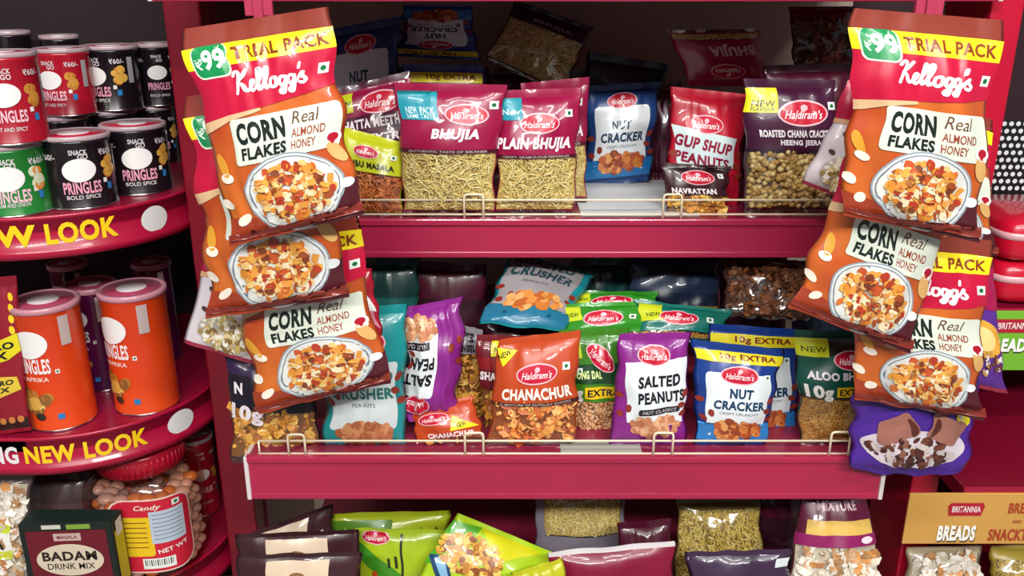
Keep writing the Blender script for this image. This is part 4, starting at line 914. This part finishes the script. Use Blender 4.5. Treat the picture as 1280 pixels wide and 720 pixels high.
JD.rect('jar_label', WHITE, .36, .96, .72, 1.13, z=3)
for i in range(14): JD.rect('jar_label', BLACK, .385+i*.023, .98, .385+i*.023+.006+.006*(i % 3 == 0), 1.08, z=4)
JD.text('jar_label', WHITE, 'NET WT', .55, .80, .88, .87, z=4, rot=-8)
a, b = at(146, 632, jy-jr-.001), at(246, 626, jy-jr-.001); cc = at(150, 722, jy-jr-.001)
class JarFace(Surf):
    def pt(s, u, v):
        th = (np.asarray(u)-.5)*1.45+.42; c, s_ = np.sin(th), np.cos(th)
        q = (np.abs(c)**3.4+np.abs(s_)**3.4)**(-1/3.4)
        return np.stack([jx+jr*1.004*q*c, jy-jr*1.004*q*s_, zj1-.022-(zj1-.022-zj0-.02)*np.asarray(v)], 1)
printed(JD, JarFace(), J)
# drink mix carton
bz0 = ZR3-.004; Yb = -.0425
bTL, bTR = at(22, 655, Yb), at(137, 651, Yb)
B = empty('drink_mix_carton', ((bTL.x+bTR.x)/2, Yb+.02, bz0), 'dark carton reading BADAM DRINK MIX in front of the candy jar', 'carton')
A = Acc(); A.box(bTL.x, bTR.x, Yb, Yb+.036, bz0, bTL.z, bev=.002); A.out('carton_body', M('#14241f', 'card'), B, False)
BD = Design(1.25, RP, nu=6, nv=6)
BD.rect('carton_front', M('#17201d', 'card'), 0, 0, 1, 1.25, z=0); BD.rect('carton_front', M('#6a1222', 'card'), .06, .12, .94, 1.2, z=1)
BD.rect('carton_front', M('#c8a8a0', 'card'), .36, .16, .66, .27, z=2); BD.text('carton_front', M('#7a1a2a', 'card'), 'MASALA', .40, .19, .62, .24, z=3)
BD.ell('carton_front', M('#d8c8b0', 'card'), .5, .56, .37, .24, z=2, n=36); BD.text('carton_front', M('#2a1a16', 'card'), 'BADAM', .2, .43, .8, .57, bold=.035, z=3); BD.text('carton_front', M('#2a1a16', 'card'), 'DRINK MIX', .24, .61, .76, .70, bold=.01, z=3)
BD.rect('carton_front', M('#cfcabc', 'card'), .25, .03, .46, .09, z=2); BD.rect('carton_front', M('#7fa03a', 'card'), .52, .03, .78, .1, z=2)
printed(BD, Flat(bTL, bTR, (bTL.x, Yb, bz0)), B)
SD = Design(1.25, RP, nu=6, nv=6); SD.rect('carton_side', M('#c8b41c', 'card'), .15, .2, .85, 1.0, z=1); SD.rect('carton_side', M('#d8d4c4', 'card'), .3, .08, .8, .3, z=2)
printed(SD, Flat((bTR.x, Yb, bTR.z), (bTR.x, Yb+.036, bTR.z), (bTR.x, Yb, bz0)), B)
# clear bag at the far left bottom
d_clearbag = Design(1.3, M('#5a4a48'), seal=(.05, .04), window=(.04, .96, .08, .94)); d_clearbag.window_kind = 'pale'
d_clearbag.rect('name_label', M('#c8d024'), 0, .5, .8, .62); d_clearbag.rect('name_label', M('#e8e6e0'), 0, .6, .8, .82); d_clearbag.rect('name_label', M('#c8d024'), 0, .8, .8, .9); d_clearbag.text('name_label', BLACK, 'EXTRA', .1, .64, .72, .78, bold=.04)
pouch(d_clearbag, (-60, 590), (42, 592), (40, 760), (-60, 760), Y=-.02, lean=.03, t=.015, zmin=ZR3-.002, label='clear bag with yellow and white label at the lower left corner')
pouch(plainpack('#4a3a3a', acc='#5a4444'), (30, 590), (122, 592), (120, 780), (36, 780), Y=.05, lean=.02, t=.015, zmin=ZR3-.002, label='dim grey plastic-wrapped pack behind the drink mix carton')
# ------------------------------------------------------------------ right bread rack
xr0 = .545
def flat_strip(label, px0, px1, py0, py1, Y, base, els, H, dx=0):
    a, b, c = at(px0, py0, Y), at(px1, py0, Y), at(px0, py1, Y)
    r = empty('shelf_card_strip', ((a.x+b.x)/2, Y, c.z), label, 'shelf strip')
    A = Acc(); A.box(a.x, b.x, Y, Y+.003, c.z, a.z, bev=.0008); A.out('card', M(base, 'card'), r, False)
    D = Design(H, RP, nu=10, nv=6); els(D); printed(D, Flat(a, b, (a.x, Y, c.z)), r)
    return a, b, c
def brit(D, x, y, w, h):
    D.poly('brand_lettering', M('#a8182c', 'card'), [(x, y+h*.25), (x+w*.08, y), (x+w*.95, y), (x+w, y+h*.3), (x+w*.93, y+h), (x+w*.05, y+h)], z=2)
    D.text('brand_lettering', M('#e8d8d8', 'card'), 'BRITANNIA', x+w*.12, y+h*.25, x+w*.9, y+h*.72, bold=.02, z=3)
def els_green(D):
    brit(D, .15, .08, .5, .14); D.text('name_lettering', M('#2a3a10', 'card'), 'BREADS', .125, .285, .635, .435, bold=.05, z=2); D.text('name_lettering', M('#eef0ea', 'card'), 'BREADS', .12, .28, .63, .42, bold=.05, z=3)
def els_yel(D):
    brit(D, .26, .06, .24, .085); D.text('name_lettering', M('#3a2a14', 'card'), 'BREADS', .225, .215, .475, .325, bold=.05, z=2); D.text('name_lettering', M('#f0ece2', 'card'), 'BREADS', .22, .21, .47, .315, bold=.05, z=3)
    D.text('slogan_lettering', M('#a83a20', 'card'), 'BREAD', .66, .06, .86, .13, bold=.03, z=2); D.text('slogan_lettering', M('#a83a20', 'card'), 'AND', .70, .175, .76, .195, z=2); D.text('slogan_lettering', M('#a83a20', 'card'), 'SNACKTIME', .56, .235, .92, .315, bold=.03, z=2)
flat_strip('green shelf strip reading BREADS on the right rack', 1226, 1342, 389, 463, .0, '#6fae2c', els_green, .62)
flat_strip('mustard shelf strip reading BREADS at the lower right', 1138, 1330, 617, 680, -.12, '#c8964a', els_yel, .34)
def rshelf(label, yf, z, lh, x1=1.0):
    r = empty('bread_shelf', (.75, .4, z-.03), label, 'shelf')
    A = Acc(); A.box(xr0, x1, yf+.006, .44, z-.02, z, bev=.001); A.out('shelf_board', M('#7c0c2a', 'paint'), r, False)
    A = Acc(); A.box(xr0, x1, yf+.003, yf+.006, z-lh, z+.001, bev=.001); A.out('front_lip', RP, r, False)
zR1 = at(1250, 388, .0).z; zR2 = at(1200, 612, -.12).z
rshelf('right rack shelf under the stacked red bread packs', .0, zR1, .075); rshelf('right rack shelf with bare crimson top behind the mustard strip', -.12, zR2, .062); rshelf('lowest right rack shelf under the speckled buns', -.16, -.42, .05)
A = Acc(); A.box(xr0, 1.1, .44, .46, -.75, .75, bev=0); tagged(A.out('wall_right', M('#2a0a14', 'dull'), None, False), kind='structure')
# red bread packs lying in a pile
d_bread = Design(.42, M('#c0102c'), seal=(.06, .06), sealm=M('#a80e28')); d_bread.rect('printed_band', M('#d8a0a8'), 0, .25, 1, .3); d_bread.rect('printed_band', M('#c83a5c'), .1, .08, .9, .2)
xb = at(1238, 350, .03).x
for i, (py0, py1, lab) in enumerate(((330, 386, 'red bread pack at the bottom of the pile on the right rack'), (262, 330, 'red bread pack on top of the pile on the right rack'))):
    z0 = zR1+.002 if i == 0 else zR1+.058
    zt = z0+.054; r = empty('bread_pack', (xb+.085, .09, z0), lab, 'bread pack')
    V, Fc = lathe([(.02, z0), (.076, z0+.002), (.080, z0+.010), (.0805, z0+.026), (.080, z0+.044), (.075, z0+.052), (.02, z0+.054)], xb+.082, .095, 64, 7)
    mk('bread_wrapper', V*1, Fc, M('#c4102e', 'film'), None, r)
    V, Fc = lathe([(.0800, z0+.028), (.0812, z0+.0285), (.0812, z0+.0365), (.0800, z0+.037)], xb+.082, .095, 64, 7); mk('wrapper_stripe', V, Fc, M('#dca6ac', 'film'), None, r)
    A = Acc(); A.box(xb+.045, xb+.057, (.0115), .0150, z0+.006, z0+.018, bev=.0005); A.out('price_sticker', M('#d8cfd0', 'card'), r, False)
# speckled buns under the mustard strip
d_bun = Design(.8, M('#b8a888'), seal=(.05, .05), window=(.05, .95, .09, .92)); d_bun.window_kind = 'pale'
pouch(d_bun, (1134, 684), (1226, 682), (1224, 760), (1132, 762), Y=-.08, lean=.03, t=.022, c=-.02, label='clear bag of speckled pale buns under the mustard strip')
d_bun2 = Design(.8, M('#a8923a'), seal=(.05, .05), window=(.05, .95, .2, .92)); d_bun2.window_kind = 'yel'
pouch(d_bun2, (1236, 682), (1330, 680), (1330, 760), (1236, 762), Y=-.08, lean=.03, t=.02, label='yellowish clear bag in the bottom right corner beside the speckled buns')
# mesh basket, upper right
a, b = at(1172, -30, .12), at(1262, 24, .12)
r = empty('wire_basket', ((a.x+b.x)/2, .12, b.z), 'dark grey wire mesh basket at the top right above the cornflakes', 'wire basket'); gm = M('#6a6e74', 'metal')
A = Acc(); n = 17
for k in range(-n, n):
    for s_ in (1, -1):
        x0 = a.x+(b.x-a.x)*k/n*1.0; pts = []
        for t in (0, 1):
            pass
        h_ = a.z-b.z; x1 = x0+h_*s_*1.0
        lo_, hi_ = (x0, b.z), (x1, a.z)
        # clip to width
        t0, t1 = 0, 1
        for bound, side in ((a.x, 1), (b.x, -1)):
            d0, d1 = (lo_[0]-bound)*side, (hi_[0]-bound)*side
            if d0 < 0 and d1 < 0: t0, t1 = 1, 0; break
            if d0 < 0: t0 = max(t0, d0/(d0-d1))
            if d1 < 0: t1 = min(t1, d0/(d0-d1))
        if t1-t0 > .02:
            P = lambda t: (lo_[0]+(hi_[0]-lo_[0])*t, .12+.001*s_, lo_[1]+(hi_[1]-lo_[1])*t)
            A.tube([P(t0), P(t1)], .0009, 0, 5)
A.out('mesh_front', gm, r)
A = Acc(); A.tube([(a.x, .12, a.z), (a.x, .12, b.z), (b.x, .12, b.z), (b.x, .12, a.z)], .0022); A.out('basket_frame', gm, r)
A = Acc(); A.box(a.x, b.x, .12, .3, b.z-.002, b.z, bev=0); A.out('basket_floor', M('#26282c', 'dull'), r, False)
# perforated panel; light shining through its holes is painted as white dots
a, b = at(1243, 150, .2), at(1330, 300, .2)
b.z = at(1250, 388, .0).z+.001
r = empty('perforated_panel', ((a.x+b.x)/2, .2, b.z), 'black panel with white dots painted as backlit holes, behind the right upright', 'perforated panel')
A = Acc(); A.box(a.x, b.x, .2, .204, b.z, a.z, bev=0); A.out('panel_sheet', M('#1a1a1e', 'plastic'), r, False)
PD = Design(1, RP, nu=4, nv=4); W_, H_ = b.x-a.x, a.z-b.z; PD.H = H_/W_
for i in range(13):
    for j in range(int(13*PD.H*.5)):
        PD.ell('printed_dots', M('#d8dcdc', 'plastic'), (i+.5+.5*(j % 2))/13.5, (j+.5)/13, .025, .025, z=1, n=12)
printed(PD, Flat(a, (b.x, .2, a.z), (a.x, .2, b.z)), r)
# ------------------------------------------------------------------ light
w = bpy.data.worlds.new('world'); SC.world = w; w.use_nodes = True
w.node_tree.nodes['Background'].inputs['Color'].default_value = (.85, .9, 1, 1); w.node_tree.nodes['Background'].inputs['Strength'].default_value = .22
def tube_light(name, x, y, z, sx, sy, power, tgt=(0, 0, -.05)):
    l = bpy.data.lights.new(name, 'AREA'); l.shape = 'RECTANGLE'; l.size, l.size_y, l.energy = sx, sy, power; l.color = (1, .985, .95)
    o = bpy.data.objects.new(name, l); COL.objects.link(o); o.location = (x, y, z)
    o.rotation_euler = (Vector(tgt)-Vector((x, y, z))).to_track_quat('-Z', 'Y').to_euler()
tube_light('ceiling_or_sparkle_light', -.55, -2.55, 1.62, 1.2, .10, 62)
tube_light('ceiling_or_sparkle_light', .85, -2.45, 1.62, 1.2, .10, 66)
tube_light('ceiling_or_sparkle_light', .2, -1.3, 1.75, 1.2, .08, 26)  # smaller overhead lamp added for sparkle on the packs
